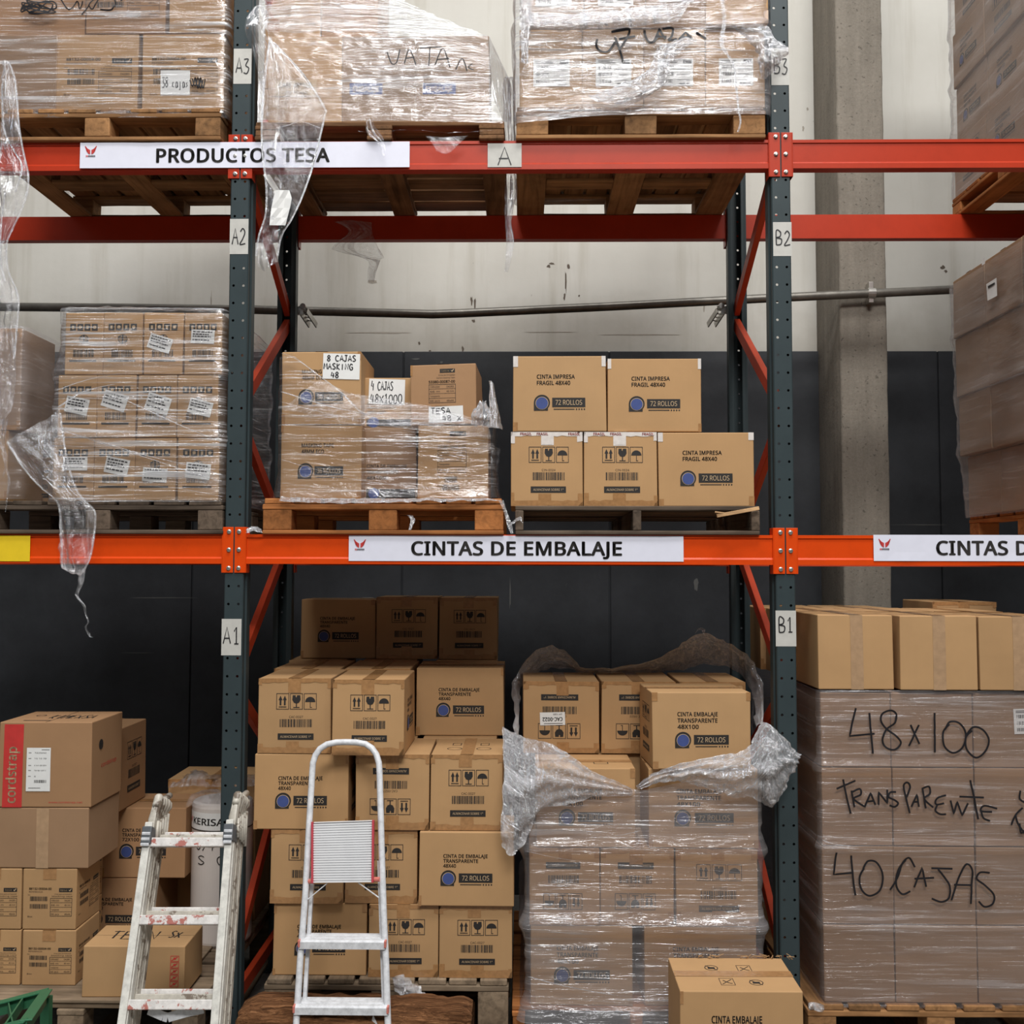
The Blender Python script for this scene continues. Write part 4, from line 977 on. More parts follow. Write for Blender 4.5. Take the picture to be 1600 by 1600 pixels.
# zigzag bracing of each frame
def channel(a, c, wd=.052, dp=.026, fl=1):
    mb = MB(); a, c = V3(a), V3(c); d = (c-a).normalized(); x = V3((1, 0, 0)); z = d.cross(x).normalized()*-1
    t = .003
    for lo, hi in (((-dp/2, -wd/2), (-dp/2+t, wd/2)), ((-dp/2+t, -wd/2), (dp/2, -wd/2+t)), ((-dp/2+t, wd/2-t), (dp/2, wd/2))):
        L = (c-a).length
        mb.grid_box(V3((lo[0], 0, lo[1])), V3((hi[0], L, hi[1])), [()]*3, .0008, 0, lambda p: a+x*p.x*fl+d*p.y+z*p.z)
    mb.build('brace', M['brace'], rack)
zf = [.28, 1.42, 2.49, 3.55, 4.6]; zr = [.90, 1.97, 3.04, 4.1]
for X in (XA, XB, XR, XL):
    for k in range(4):
        channel((X, .05, zf[k]), (X, DR-.05, zr[k]-.03), fl=1 if X > 0 else -1); channel((X, DR-.05, zr[k]+.03), (X, .05, zf[k+1]-.05), fl=1 if X > 0 else -1)
    channel((X, .05, .17), (X, DR-.05, .17), fl=1 if X > 0 else -1)
def beam(xa, xb, zt, Yf, s, mat):
    """box beam with stepped lip, connector plates and bolts at both ends"""
    z0 = zt-BH
    prof = [(0, 0), (0, .020), (.005, .027), (.005, BH-.014), (.0, BH-.012), (0, BH), (.048, BH), (.048, 0)]
    mb = MB(); mb.prism([(Yf+s*y, z0+z) for y, z in (prof if s > 0 else list(reversed(prof)))], xa+.046, xb-.046, 'x')
    o = mb.build('beam', M[mat], rack)
    for xe, sg in ((xa, 1), (xb, -1)):
        pl = MB(); x0, x1 = sorted((xe+sg*.0025, xe+sg*.0445))
        y0, y1 = sorted((Yf-s*.005, Yf-s*.001))
        pl.box((x0, y0, z0-.035), (x1, y1, zt+.028), 0, .0015)
        xs0, xs1 = sorted((xe+sg*.0445, xe+sg*.048)); ys0, ys1 = sorted((Yf-s*.005, Yf+s*.05))
        pl.box((xs0, ys0, z0-.035), (xs1, ys1, zt+.028), 0, .001)
        c = pl.build('end_connector', M[mat], o)
        if Yf < .5:
            for zz in (z0-.017, z0+BH/2-.003, zt+.010):
                bb = MB(); ctr = V3((xe+sg*.0195, Yf-s*.005, zz))
                bb.tube([ctr, ctr-V3((0, .002, 0)), ctr-V3((0, .0025, 0)), ctr-V3((0, .0065, 0)), ctr-V3((0, .0075, 0))], [.0088, .0088, .0072, .0072, .005], 8)
                bb.build('bolt', M['zinc'], c)
for zt, mat in ((Z2, 'vermilion'), (Z1, 'orange')):
    for xa, xb in ((XL, XA), (XA, XB), (XB, XR)):
        beam(xa, xb, zt, 0.0, 1, mat); beam(xa, xb, zt-.003, DR, -1, 'vermilion' if mat == 'vermilion' else 'brace')
# slotted brackets on the rear uprights by the pipe
for X, sg in ((XA, 1), (XB, -1)):
    b = MB(); q = V3((X+sg*.06, DR+.01, ZP(484, DR)))
    for k in range(5):
        a = q+V3((sg*.006*k, .10*k/5, -.012*k)); b.bar(a+V3((-.02, 0, .02)), a+V3((.02, 0, .012)), .012, .004)
    b.bar(q+V3((-.018, 0, 0)), q+V3((sg*.03-.018, .1, -.05)), .006, .03); b.bar(q+V3((.018, 0, 0)), q+V3((sg*.03+.018, .1, -.05)), .006, .03)
    b.tube([q+V3((0, -.01, .02)), q+V3((0, .03, .02))], .014, 10)
    b.bar(V3((X, DR+.005, q.z)), V3((q.x, DR+.015, q.z)), .004, .04)
    b.build('slotted_bracket', M['zinc'], rack)

# ------------------------------------------------------------------ signs on the rack
def sign(name, px0, px1, py0, py1, Y, paint, mats, label, cat='sign', bend=.0):
    x0, x1 = XP(px0, Y, (py0+py1)/2), XP(px1, Y, (py0+py1)/2); z1, z0 = ZP(py0, Y, (px0+px1)/2), ZP(py1, Y, (px0+px1)/2)
    mb = MB(); W = x1-x0; H = z1-z0; n = max(2, int(W/.04))
    rr = random.Random(int(px0))
    off = lambda x: .0008*noise.noise(V3((x*7, z0, 1)))
    fn = lambda u, v, o: V3((x0+u, Y-o+off(x0+u)-(bend*max(0, .25-v/H)*abs(noise.noise(V3((x0+u)*5 for _ in range(3)))) if bend else 0), z0+v))
    F = Face(mb, (x0, Y, z0), (1, 0, 0), (0, 0, 1), (0, -1, 0), W, H, .0, f=fn)
    for k in range(n):
        for j in range(3): F.rect(k/n, j/3, (k+1)/n, (j+1)/3, 0)
        b0 = [F.p(k/n, 0), F.p((k+1)/n, 0)]
    F.off = .0014
    paint(F, rr)
    return tag(mb.build(name, [M[k] for k in mats]), label, cat)
def wings(F, u0, v0, u1, v1):
    w, h = u1-u0, v1-v0
    for sg in (-1, 1):
        for k in range(4):
            a0 = .08+.09*k; y = .34+.0*k
            F.stroke([(u0+w*(.5+sg*.05), v0+h*(.26+.10*k)), (u0+w*(.5+sg*(.20+.03*k)), v0+h*(.36+.12*k)), (u0+w*(.5+sg*(.34+.04*k)), v0+h*(.58+.125*k))], .0036, 1)
    for k in range(8): F.rect(u0+w*(.12+.095*k), v0, u0+w*(.12+.095*k+.07), v0+h*.14, 2 if k > 1 else 1)
def p_prod(F, rr):
    wings(F, .014, .44, .052, .88); F.text('PRODUCTOS TESA', .232, .22, .527, .52, 2, .035)
def p_cin(F, rr):
    wings(F, .014, .42, .052, .86); F.text('CINTAS DE EMBALAJE', .187, .24, .63, .52, 2, .035)
sign('sign', 125, 640, 222, 262, -.009, p_prod, ('sign', 'red', 'ink'), 'long white printed sign on upper beam beginning PRODUCTOS')
sign('sign', 545, 1068, 837, 877, -.003, p_cin, ('sign', 'red', 'ink'), 'long white CINTAS DE EMBALAJE sign centred on the middle beam')
sign('sign', 1365, 1888, 836, 877, -.003, p_cin, ('sign', 'red', 'ink'), 'white CINTAS DE EMBALAJE sign cut off at the right edge of the photo', bend=.02)
sign('sign', -40, 47, 836.5, 877, -.003, lambda F, r: None, ('yellow',), 'blank yellow sheet on the middle beam at its left end')
def p_hand(s_, u0, v0, w, h, lw=.0045):
    def f(F, rr): F.hand(s_, u0, v0, w, h, lw, 1, rr)
    return f
for s_, a in (('A', (762, 815, 224, 261, -.003, .25, .1, .48, .75)), ('A3', (365, 393, 76, 131, -.001, .1, .3, .85, .42)), ('A2', (359, 388, 342, 397, -.001, .12, .28, .8, .45)),
              ('A1', (346, 377, 967, 1024, -.001, .06, .32, .9, .45)), ('B3', (1205, 1233, 75, 133, -.001, .1, .3, .85, .42)), ('B2', (1208, 1237, 347, 400, -.001, .12, .32, .85, .42)),
              ('B1', (1212, 1244, 954, 1010, -.001, .1, .4, .8, .42))):
    sign('paper_label', a[0], a[1], a[2], a[3], a[4], p_hand(s_, *a[5:9]), ('greypaper', 'marker'),
         'grey paper marked %s by hand, taped to %s' % (s_, 'the upper orange beam' if s_ == 'A' else ('the left upright' if s_[0] == 'A' else 'the right upright')), 'paper label')

# ================================================================== loads on the top level
ORD = ('leftmost', 'second from left', 'third from left', 'fourth from left')
def film(mb, name, label, mat, cat='stretch film', marks=True):
    return tag(mb.build(name, [M[mat], M['marker']], None, True), label, cat)
def loose(mb, mat, parent, nm='loose_film', label=None, smooth=True):
    o = mb.build(nm, M[mat], parent, smooth)
    if label: o['label'] = label
    return o
YT = -.02
# -- left load
zt1 = ZP(167, YT)
pallet('brown wooden pallet on the upper beam at far left, left of A3', XP(-42, YT, 200), XP(345, YT, 200), YT, 1.0, Z2+.0005, zt1, 'wood', 'y', 8, 'xy', bw=.105)
h = ZP(50, 0)-zt1
T1 = 'cartons of the wrapped load at upper left'
for k, (a, c, fr) in enumerate(((-40, 88, None), (89, 216, 'tesa2'), (222, 350, 'tesa2'))):
    carton('film-wrapped carton in the bottom row above the PRODUCTOS sign, %s' % ('left one beside hanging film' if k == 0 else ('middle one with number print' if k == 1 else 'right one with white 38 note')),
           a, c, zt1, zt1+h, .0, .48, fr, T1, py=100, mat='card_d' if k < 1 else 'card', tape=None, right='tesa2' if k == 2 else None,
           stick=((.23, .2, .59, .52, 0, mk_note((('38 cajas', .04, .92), ), .003)),) if k == 2 else ())
for k, (a, c, fr) in enumerate(((-10, 133, None), (134, 258, 'tesa2'), (264, 352, None))):
    carton('film-wrapped carton cut off by the top edge above the PRODUCTOS sign: %s' % ('with black scribble' if k == 0 else ('middle one' if k == 1 else 'right one')),
           a, c, zt1+h+.002, zt1+2*h, (.015, .0, -.004)[k], .48, fr, T1, py=20, tape=None, mat='card_b' if k < 2 else 'card')
carton('brown carton at the rear right of the upper left load', 215, 345, zt1, zt1+h, .49, .45, None, T1, py=100, tape=None)
carton('upper brown carton at the rear right of the upper left load', 215, 345, zt1+h+.002, zt1+2*h, .49, .45, None, T1, py=20, tape=None)
for a, c in ((-40, 88), (89, 213)):
    carton('carton hidden behind the front row of the upper left load', 0, 0, zt1, zt1+h, .49, .50, None, T1, X=(XP(a, .0, 100), XP(c, .0, 100)), tape=None)  # unseen cartons added to keep light out of the deck gaps
mb, fr = wrap(XP(-46, 0, 100), XP(354, 0, 100), -.004, .96, zt1-.035, zt1+2*h+.01, amp=.011, base=.006, seed=1, slant=.22, rows=((zt1+h, -.003, .03),))
def FP(fr, Yf):
    return lambda px, py, off=.004: fr(P(px, py, Yf).x, P(px, py, Yf).z, off)
class Px:
    """draws pen strokes given in photo pixels on a film front"""
    def __init__(s, mb, fr, Yf): s.mb = mb; s.f = FP(fr, Yf)
    def pen(s, pts, wpx=3.4, n=5, smooth=True):
        q = crom(pts, n) if smooth and len(pts) > 2 else [tuple(a+(b-a)*k/6 for a, b in zip(pts[i], pts[i+1])) for i in range(len(pts)-1) for k in range(6)]+[pts[-1]]
        L, Rr = [], []
        for i, (x, y) in enumerate(q):
            a = q[max(i-1, 0)]; c = q[min(i+1, len(q)-1)]; dx, dy = c[0]-a[0], c[1]-a[1]; d = math.hypot(dx, dy) or 1
            L.append(s.f(x-dy/d*wpx/2, y+dx/d*wpx/2)); Rr.append(s.f(x+dy/d*wpx/2, y-dx/d*wpx/2))
        n_ = len(q); s.mb.add(L+Rr, [(n_+i, n_+i+1, i+1, i) for i in range(n_-1)], 1)
        s.mb.uv += [(0, 0)]*(2*n_)
px = Px(mb, fr, -.01)
rr = random.Random(5)
px.pen([(36+rr.uniform(0, 54), 2+rr.uniform(0, 22)) for _ in range(26)], 2.2)
px.pen([(96, 0), (110, 18), (122, 4), (126, 16), (131, 4)], 2); px.pen([(130, 26), (145, 4), (152, 0)], 2); px.pen([(140, 10), (146, 16), (156, 0)], 2)
px.pen([(158, 17), (176, 18), (182, 8), (180, 0)], 2.2); px.pen([(190, 4), (196, 0)], 2)
for k in range(3): px.pen([(298+k*4, 122+rr.uniform(0, 6)), (303+k*4, 138), (307+k*4, 124), (311+k*4, 141), (316+k*3, 126)], 1.8)
fT1 = film(mb, 'stretch_film', 'clear streaky film around the upper left load above PRODUCTOS', 'film_g')
yL = -.10
tail = psheet([[(6, 95, yL), (9, 95, yL), (12, 96, yL), (15, 97, yL)], [(1, 130, yL), (8, 128, yL-.02), (17, 128, yL), (26, 135, yL)], [(0, 200, yL), (10, 200, yL), (22, 200, yL-.02), (30, 200, yL)],
               [(-2, 240, yL), (12, 238, yL-.02), (26, 240, yL), (38, 244, yL)], [(-3, 270, yL), (12, 272, yL), (28, 272, yL-.02), (45, 272, yL)], [(-3, 305, yL), (10, 305, yL-.02), (28, 305, yL), (43, 302, yL)],
               [(-4, 345, yL), (6, 345, yL), (15, 348, yL), (25, 345, yL)], [(-5, 380, yL), (0, 378, yL), (5, 380, yL), (10, 378, yL)], [(-5, 420, yL), (0, 422, yL), (6, 420, yL), (12, 420, yL)],
               [(-8, 460, yL), (2, 460, yL-.02), (14, 458, yL), (25, 452, yL)], [(-10, 500, yL), (2, 500, yL), (15, 500, yL-.02), (29, 480, yL)], [(-12, 560, yL), (0, 560, yL-.01), (14, 560, yL), (25, 560, yL)],
               [(-12, 610, yL), (0, 612, yL), (12, 615, yL), (24, 620, yL)], [(-10, 660, yL), (-5, 662, yL), (0, 664, yL), (12, 650, yL)]], amp=.014, freq=20, seed=2, pleat=.006, nu=6)
ptail([(6, 655, yL), (3, 690, yL), (10, 720, yL), (4, 745, yL)], [14, 8, 5, 3], mb=tail, seed=3, amp=.008)
ptail([(0, 690, yL), (8, 725, yL), (14, 750, yL), (11, 775, yL), (9, 800, yL)], [4, 3, 4, 3, 1.5], mb=tail, seed=4, amp=.003)
loose(tail, 'film_l', fT1, 'hanging_film')
for pth in ([(14, 97), (24, 130), (30, 200), (38, 244), (44, 272), (42, 302), (26, 345), (11, 378), (12, 420), (25, 452), (29, 480), (22, 560)], [(3, 130), (6, 200), (20, 232), (34, 260), (24, 300)], [(8, 300), (2, 345), (0, 400), (8, 440)]):
    loose(ptail([(x, y, yL-.008) for x, y in pth], [3.0]*len(pth), amp=.004, seed=len(pth), n=4), 'film_w', fT1, 'film_edge')

# -- middle load
zt2 = ZP(187, YT)
pallet('wooden pallet on the upper beam right of A3, half hidden by torn film', XP(398, YT, 200), XP(788, YT, 200), YT, 1.0, Z2+.0005, zt2, 'wood_b', 'x', 7, 'y', bw=.10)
h = ZP(53, 0)-zt2
T2 = 'cartons of the wrapped load at upper middle'
def cafe(F):
    F.rect(.10, .30, .66, .50, TAN); F.text('CAFE 48*100', .15, .41, .44, .055, INK, .02, 2); F.text('72 *CAJA', .24, .33, .30, .04, INK, .0, 2)
def bluebar(F):
    F.rect(.1, .33, .55, .46, BLUE); F.text('EMBALAJE', .15, .36, .35, .06, TAN, 0, 2)
for k, (a, c, f_) in enumerate(((419, 534, cafe), (535, 649, bluebar), (650, 764, bluebar))):
    carton('film-wrapped carton right of A3 in the front row, %s' % ('left one lettered CAFE' if k == 0 else ORD[k]), a, c, zt2, zt2+h, .01, .38, f_, T2, py=120, mat='card_d' if k else 'card', tape=None)
for k in range(3):
    carton('tall rear stack behind the CAFE carton, %s carton' % ('lowest', 'middle', 'topmost')[k], 413, 500, zt2+k*.335, zt2+(k+1)*.335-.002, .42, .38, None, T2, py=60, tape=None)
for k in range(3):
    carton('tall rear stack right of the CAFE carton stack, %s carton' % ('lowest', 'middle', 'topmost')[k], 502, 590, zt2+k*.335, zt2+(k+1)*.335-.002, .42, .38, bluebar if k else None, T2, py=60, tape=None, mat='card_b')
mb = psheet([[(418, 51, -.006), (500, 49, -.006), (590, 50, -.006), (680, 51, -.006), (762, 55, -.006)],
             [(419, 90, -.02), (500, 90, -.02), (590, 90, -.018), (680, 90, -.02), (766, 95, -.01)],
             [(418, 140, -.02), (500, 140, -.025), (590, 142, -.02), (680, 140, -.022), (768, 140, -.01)],
             [(415, 188, -.035), (500, 189, -.035), (590, 188, -.035), (690, 190, -.035), (786, 192, -.03)]], nu=16, nv=14, amp=.006, freq=16, seed=11, along='u')
f2 = lambda x, z, off: V3((x, -.05-off, z))
px = Px(mb, f2, -.05)
for st in ([(605, 82), (612, 100), (620, 98), (625, 78)], [(632, 100), (640, 78), (650, 102)], [(634, 92), (648, 90)], [(655, 76), (690, 74)], [(672, 75), (670, 104)], [(680, 102), (692, 76), (703, 106)], [(683, 94), (702, 92)],
           [(712, 110), (722, 92), (730, 112)], [(738, 100), (732, 106), (740, 110)]): px.pen(st, 1.8)
fT2 = film(mb, 'stretch_film', 'clear film tented over the load right of A3, sloping down to the right', 'film_s')
tent = psheet([[(396, -30, .40), (450, -30, .40), (520, -30, .40), (570, -25, .40), (610, -10, .40)], [(405, 8, .2), (480, 5, .2), (560, 8, .2), (630, 14, .2), (690, 28, .2)], [(418, 51, -.007), (500, 49, -.007), (590, 50, -.007), (680, 51, -.007), (762, 55, -.007)]],
              nu=14, nv=12, amp=.008, freq=14, seed=12, along='u')
psheet([[(762, 55, -.007), (768, 62, .12), (770, 75, .3)], [(767, 95, -.01), (782, 100, .1), (792, 115, .25)], [(769, 140, -.01), (790, 140, .08), (800, 140, .2)], [(786, 190, -.03), (794, 190, .05), (800, 190, .15)]], nu=8, nv=8, amp=.006, seed=13, mb=tent)
psheet([[(397, 12, -.01), (409, 8, -.02), (420, 20, -.02)], [(383, 35, -.03), (396, 40, -.04), (416, 52, -.02)], [(386, 58, -.02), (400, 60, -.03), (418, 60, -.02)], [(402, 110, -.01), (408, 110, -.01), (417, 112, -.01)], [(402, 190, -.02), (408, 190, -.02), (416, 190, -.02)]], nu=8, nv=6, amp=.01, seed=15, mb=tent)
loose(tent, 'film_s', fT2)
yF = -.075
tl = psheet([[(420, 57, yF+.03), (424, 60, yF+.03), (427, 64, yF+.03), (430, 68, yF+.03)], [(416, 100, yF), (430, 98, yF), (446, 98, yF-.01), (460, 100, yF)], [(411, 150, yF), (440, 150, yF-.02), (472, 150, yF), (500, 158, yF)], [(408, 195, yF), (438, 200, yF), (470, 200, yF-.015), (507, 182, yF)],
             [(410, 240, yF), (436, 240, yF-.02), (466, 245, yF), (494, 240, yF)], [(415, 290, yF), (432, 290, yF), (455, 292, yF-.015), (478, 292, yF)], [(416, 335, yF), (428, 335, yF-.02), (444, 338, yF), (460, 335, yF)], [(404, 370, yF), (415, 372, yF), (428, 372, yF-.015), (440, 368, yF)],
             [(400, 400, yF), (412, 404, yF-.01), (424, 402, yF), (436, 398, yF)], [(404, 418, yF), (414, 424, yF), (420, 416, yF), (432, 412, yF)]], nu=8, nv=6, amp=.007, freq=18, seed=14, pleat=.004, pl_n=2)
ptail([(577, 186, -.05), (582, 205, -.05), (595, 222, -.05), (600, 245, -.05)], [8, 14, 12, 3], mb=tl, seed=16)
ptail([(560, 204, -.03), (600, 206, -.04), (650, 203, -.04), (700, 207, -.04), (770, 205, -.03)], [3]*5, mb=tl, seed=17, n=4)
psheet([[(665, 212, -.05), (690, 214, -.05), (730, 212, -.05)], [(676, 225, -.05), (695, 226, -.05), (720, 222, -.05)], [(682, 236, -.05), (698, 240, -.05), (712, 230, -.05)]], mb=tl, seed=18, amp=.006)
loose(ptail([(795, 120, .06), (797, 200, .08), (798, 262, .09), (799, 300, .09), (794, 345, .08), (797, 380, .08), (791, 425, .08)], [14, 14, 10, 16, 9, 12, 6], seed=19, pleat=.006), 'film_l', fT2, 'hanging_film')
loose(tl, 'film_l', fT2, 'hanging_film')
for pth in ([(422, 58), (415, 110), (409, 180), (410, 240), (416, 290), (415, 335), (404, 370), (400, 400)], [(430, 68), (462, 102), (484, 130), (508, 170), (507, 182), (494, 240), (478, 292), (458, 338), (440, 368), (434, 400)], [(432, 200), (450, 196), (470, 190), (500, 200)]):
    loose(ptail([(x, y, yF-.006) for x, y in pth], [3.2]*len(pth), amp=.003, seed=len(pth), n=4), 'film_w', fT2, 'film_edge')
b = MB()
g = [[P(x, y, yF-.02+.006*math.sin(x*.3+y*.12)) for x in xs] for y, xs in ((297, (430, 437, 444, 452)), (310, (427, 436, 445, 456)), (325, (424, 434, 443, 453)), (340, (422, 431, 440, 449)), (352, (421, 430, 438, 446)))]
for j in range(4):
    for i in range(3): b.quad(g[j+1][i], g[j+1][i+1], g[j][i+1], g[j][i], 0)
b.build('paper_note', M['paper'], fT2)
# scraps of film hanging from the rear beam under this load
yR = DR-.07
sc = psheet([[(522, 346, yR), (545, 344, yR), (580, 347, yR)], [(545, 362, yR), (565, 362, yR), (582, 365, yR)], [(520, 385, yR), (552, 380, yR), (590, 385, yR)], [(525, 392, yR), (560, 395, yR), (600, 402, yR)], [(572, 405, yR), (580, 408, yR), (595, 405, yR)], [(574, 425, yR), (580, 430, yR), (588, 425, yR)], [(574, 438, yR), (579, 441, yR), (585, 440, yR)]], nu=8, nv=5, amp=.01, seed=20, pleat=.006)
tag(sc.build('film_scrap', M['film_l'], None, True), 'ragged film scrap hanging over the upper rear beam in the centre bay', 'film scrap')

# -- right load
zt3 = ZP(167, YT)
pallet('wooden pallet on the upper beam left of B3', XP(806, YT, 200), XP(1197, YT, 200), YT, 1.0, Z2+.0005, zt3, 'wood', 'y', 9, 'xy', bw=.13)
h = ZP(46, 0)-zt3
T3 = 'labelled cartons of the wrapped load at upper right'
for k, (a, c) in enumerate(((812, 909), (910, 1005), (1006, 1102), (1103, 1195))):
    carton('labelled carton in the lower row of the 47 load, %s' % ORD[k], a, c, zt3, zt3+h, .0, .45, None, T3, py=110, tape=None, stick=((.22, .28, .8, .62, 0, lab_ship),))
for k, (a, c) in enumerate(((815, 912), (913, 1008), (1009, 1103), (1104, 1200))):
    carton('labelled carton cut off by the top edge above the 47 load, %s' % ('right end, bare brown' if k == 3 else ORD[k]), a, c, zt3+h+.002, zt3+2*h, -.0 if k < 3 else -.03, .385, None, T3, py=20, tape=None if k < 3 else 'brown', mat='card' if k == 3 else 'card_d',
           stick=((.22, .28 if k < 2 else .33, .8, .62, 0, lab_ship),))
mb, fr = wrap(XP(809, 0, 110), XP(1197, 0, 110), -.02, .9, zt3-.035, zt3+2*h+.01, amp=.014, base=.006, seed=3, slant=-.1, rows=((zt3+h, .008, .02),), bot_fn=lambda x, y: zt3-.04-.03*max(0, (XP(960, 0)-x))/.36)
px = Px(mb, fr, -.03)
f3 = lambda L: [(780+x*.3125, y*.3125) for x, y in L]
for st, sm in (([(490, 200), (485, 235), (510, 262), (545, 262), (580, 215)], 1), ([(578, 190), (595, 240), (618, 302)], 0), ([(560, 165), (600, 158), (650, 155), (632, 205), (600, 255)], 1), ([(598, 200), (680, 185)], 0),
               ([(725, 155), (738, 210), (765, 220), (800, 180)], 1), ([(770, 222), (800, 150), (828, 205)], 0), ([(785, 192), (835, 190)], 0), ([(815, 150), (865, 148), (860, 190), (845, 210), (888, 205)], 1), ([(895, 208), (930, 168), (962, 205)], 0), ([(905, 195), (960, 190)], 0), ([(980, 172), (1005, 185), (1032, 202)], 1)):
    px.pen(f3(st), 3.6, smooth=bool(sm))
fT3 = film(mb, 'stretch_film', 'clear film around the load left of B3, marked 47 in black', 'film_s')
y3 = -.06
bl = psheet([[(1140, 40, y3), (1165, 42, y3-.02), (1195, 40, y3), (1200, 42, y3)], [(1165, 60, y3), (1190, 55, y3-.03), (1208, 60, y3-.02), (1222, 66, y3)], [(1180, 80, y3), (1198, 78, y3-.05), (1218, 78, y3-.03), (1233, 76, y3)], [(1188, 100, y3), (1200, 100, y3-.04), (1212, 100, y3-.02), (1226, 92, y3)], [(1190, 125, y3+.02), (1198, 122, y3), (1206, 115, y3), (1214, 108, y3)]], nu=9, nv=8, amp=.02, freq=26, seed=21)
psheet([[(830, 45, y3), (900, 48, y3), (980, 42, y3), (1060, 34, y3)], [(828, 40, y3-.01), (900, 38, y3-.02), (980, 30, y3-.02), (1070, 18, y3)], [(825, 20, y3), (900, 22, y3), (980, 14, y3), (1080, 2, y3)]], nu=12, nv=6, amp=.014, freq=18, seed=22, mb=bl)
psheet([[(1055, 62, y3), (1075, 58, y3), (1090, 62, y3)], [(1025, 80, y3), (1045, 82, y3-.02), (1060, 85, y3)], [(1010, 110, y3), (1030, 115, y3-.02), (1045, 118, y3)], [(960, 135, y3), (1000, 145, y3-.02), (1030, 140, y3)], [(918, 150, y3), (940, 160, y3-.01), (985, 165, y3)]], nu=8, nv=8, amp=.014, freq=22, seed=23, mb=bl)
psheet([[(810, -10, y3), (818, -10, y3-.02), (830, -10, y3)], [(812, 40, y3), (820, 42, y3-.02), (832, 40, y3)], [(812, 62, y3), (820, 70, y3-.02), (826, 64, y3)], [(814, 95, y3), (820, 100, y3), (826, 98, y3)]], nu=8, nv=6, amp=.014, freq=24, seed=24, mb=bl)
loose(bl, 'film_w', fT3)
st = ptail([(1127, -5, y3-.01), (1132, 30, y3-.01), (1128, 70, y3-.02), (1146, 100, y3-.02), (1150, 130, y3-.02), (1154, 170, y3-.02), (1157, 190, y3-.02), (1153, 206, y3-.02)], [7, 6, 7, 4, 3, 3, 3, 3], seed=25, amp=.004)
loose(st, 'film_w', fT3, 'hanging_film')

for k, (a, c) in enumerate(((812, 909), (910, 1005), (1006, 1102), (1103, 1195))):
    carton('carton hidden behind the labelled row of the 47 load', a, c, zt3, zt3+h, .455, .53, None, T3, X=(XP(a, .0, 110), XP(c, .0, 110)), tape=None)  # unseen second layer, added to stop light slits through the deck
# -- load at the far right, top level: seen along its left flank
X4 = XP(1493, .95, 330)
zt4 = ZP(311, .95, 1500)
pallet('light wooden pallet on the upper beam at the right edge', X4-.01, X4+1.0, -.1, .97, Z2+.0005, zt4, 'wood_o', 'x', 7, 'xy', bw=.1)
T4 = 'wrapped cartons at the upper right edge'
RN = ('lowest row', 'second row up', 'third row up', 'fourth row up', 'top row')
h4 = (ZP(0, .95, 1490)-zt4)/3.68
for r in range(5):
    for k in range(3):
        carton('wrapped carton at the upper right edge, %s, %s' % (RN[r], ('farthest back', 'middle of the flank', 'nearest the camera')[k]), 0, 0, zt4+r*h4, zt4+(r+1)*h4-.002, .95-(k+1)*.35, .347, None, T4, X=(X4+.012*(r % 2), X4+.39), left='rollos' if (r+k) % 3 else 'icons', mat='card_d', tape=None, big=True, lines=('CINTA EMBALAJE', 'TRANSPARENTE', '48X100'), seam='x')
mb, fr = wrap(X4-.004, X4+1.0, -.11, .965, zt4-.01, zt4+5*h4, amp=.009, base=.006, seed=6, rows=tuple((zt4+r*h4, .010, .025) for r in range(1, 5)), ns=1, dz=.025, ds=.03)
film(mb, 'stretch_film', 'hazy film around the tall load at the upper right edge', 'film_t')

# ================================================================== loads on the middle level
YM = -.015
# -- left load of small cartons
zm1 = ZP(783, YM)
pallet('dark weathered pallet on the middle beam left of the left upright', XP(-42, YM, 800), XP(348, YM, 800), YM, 1.0, Z1+.0005, zm1, 'wood_d', 'y', 7, 'x', bw=.1)
M1 = 'small globe-printed cartons in the shrink-wrapped stack'
rows = (((85, 148), (149, 212), (213, 277), (279, 344)), ((90, 150), (151, 212), (214, 276), (277, 341)), ((99, 158), (159, 221), (223, 284), (286, 345)))
hm = (ZP(487, 0)-zm1)/3
stk = {(0, 0): (.25, .48, .85, .70, .0), (0, 1): (.28, .42, .86, .68, -.2), (0, 2): (.2, .3, .8, .52, -.08), (0, 3): (.2, .35, .8, .6, -.1),
       (1, 0): (.2, .38, .8, .64, -.2), (1, 1): (.15, .45, .78, .72, -.3), (1, 2): (.22, .4, .84, .68, -.3), (1, 3): (.28, .36, .86, .6, -.25), (2, 2): (.12, .38, .72, .62, -.3), (2, 3): (.18, .5, .80, .72, -.05)}
for r in range(3):
    for k, (a, c) in enumerate(rows[r]):
        lb = 'globe-printed carton in the wrapped stack left of the upright, %s, %s' % (('bottom row', 'middle row', 'top row')[r], ORD[k])
        carton(lb, a, c, zm1+r*hm+.001, zm1+(r+1)*hm-.001, .0, .32, 'globe', M1, tape=None, py=640, stick=((stk[r, k]+(lab_lines,)),) if (r, k) in stk else ())
carton('dark carton at the left edge beside the globe-printed stack', -48, 33, zm1+.29, ZP(513, .08, 20), .08, .30, None, 'cartons behind the globe-printed stack', tape='brown', py=600, mat='card_d')  # duller cardboard paints in the shade this carton stands in
carton('carton at the left edge under the dark one, mostly outside the photo', -48, 12, zm1, zm1+.289, .08, .30, None, 'cartons behind the globe-printed stack', py=750)
carton('low carton with black bar behind the hanging film at left', 18, 96, zm1, ZP(712, .34, 50), .40, .3, 'icons', 'cartons behind the globe-printed stack', py=750)
mb, fr = wrap(XP(84, 0, 640), XP(348, 0, 640), -.008, .75, zm1-.005, zm1+3*hm+.012, amp=.013, base=.005, seed=4, slant=-.18, rows=((zm1+hm, .012, .03), (zm1+2*hm, .012, .03)),
              top_fn=lambda x, y: zm1+3*hm+.012)
def lean(z):
    t = max(0, min(2, (z-zm1)/hm-.5)); return .004*t+.022*max(0, t-1)
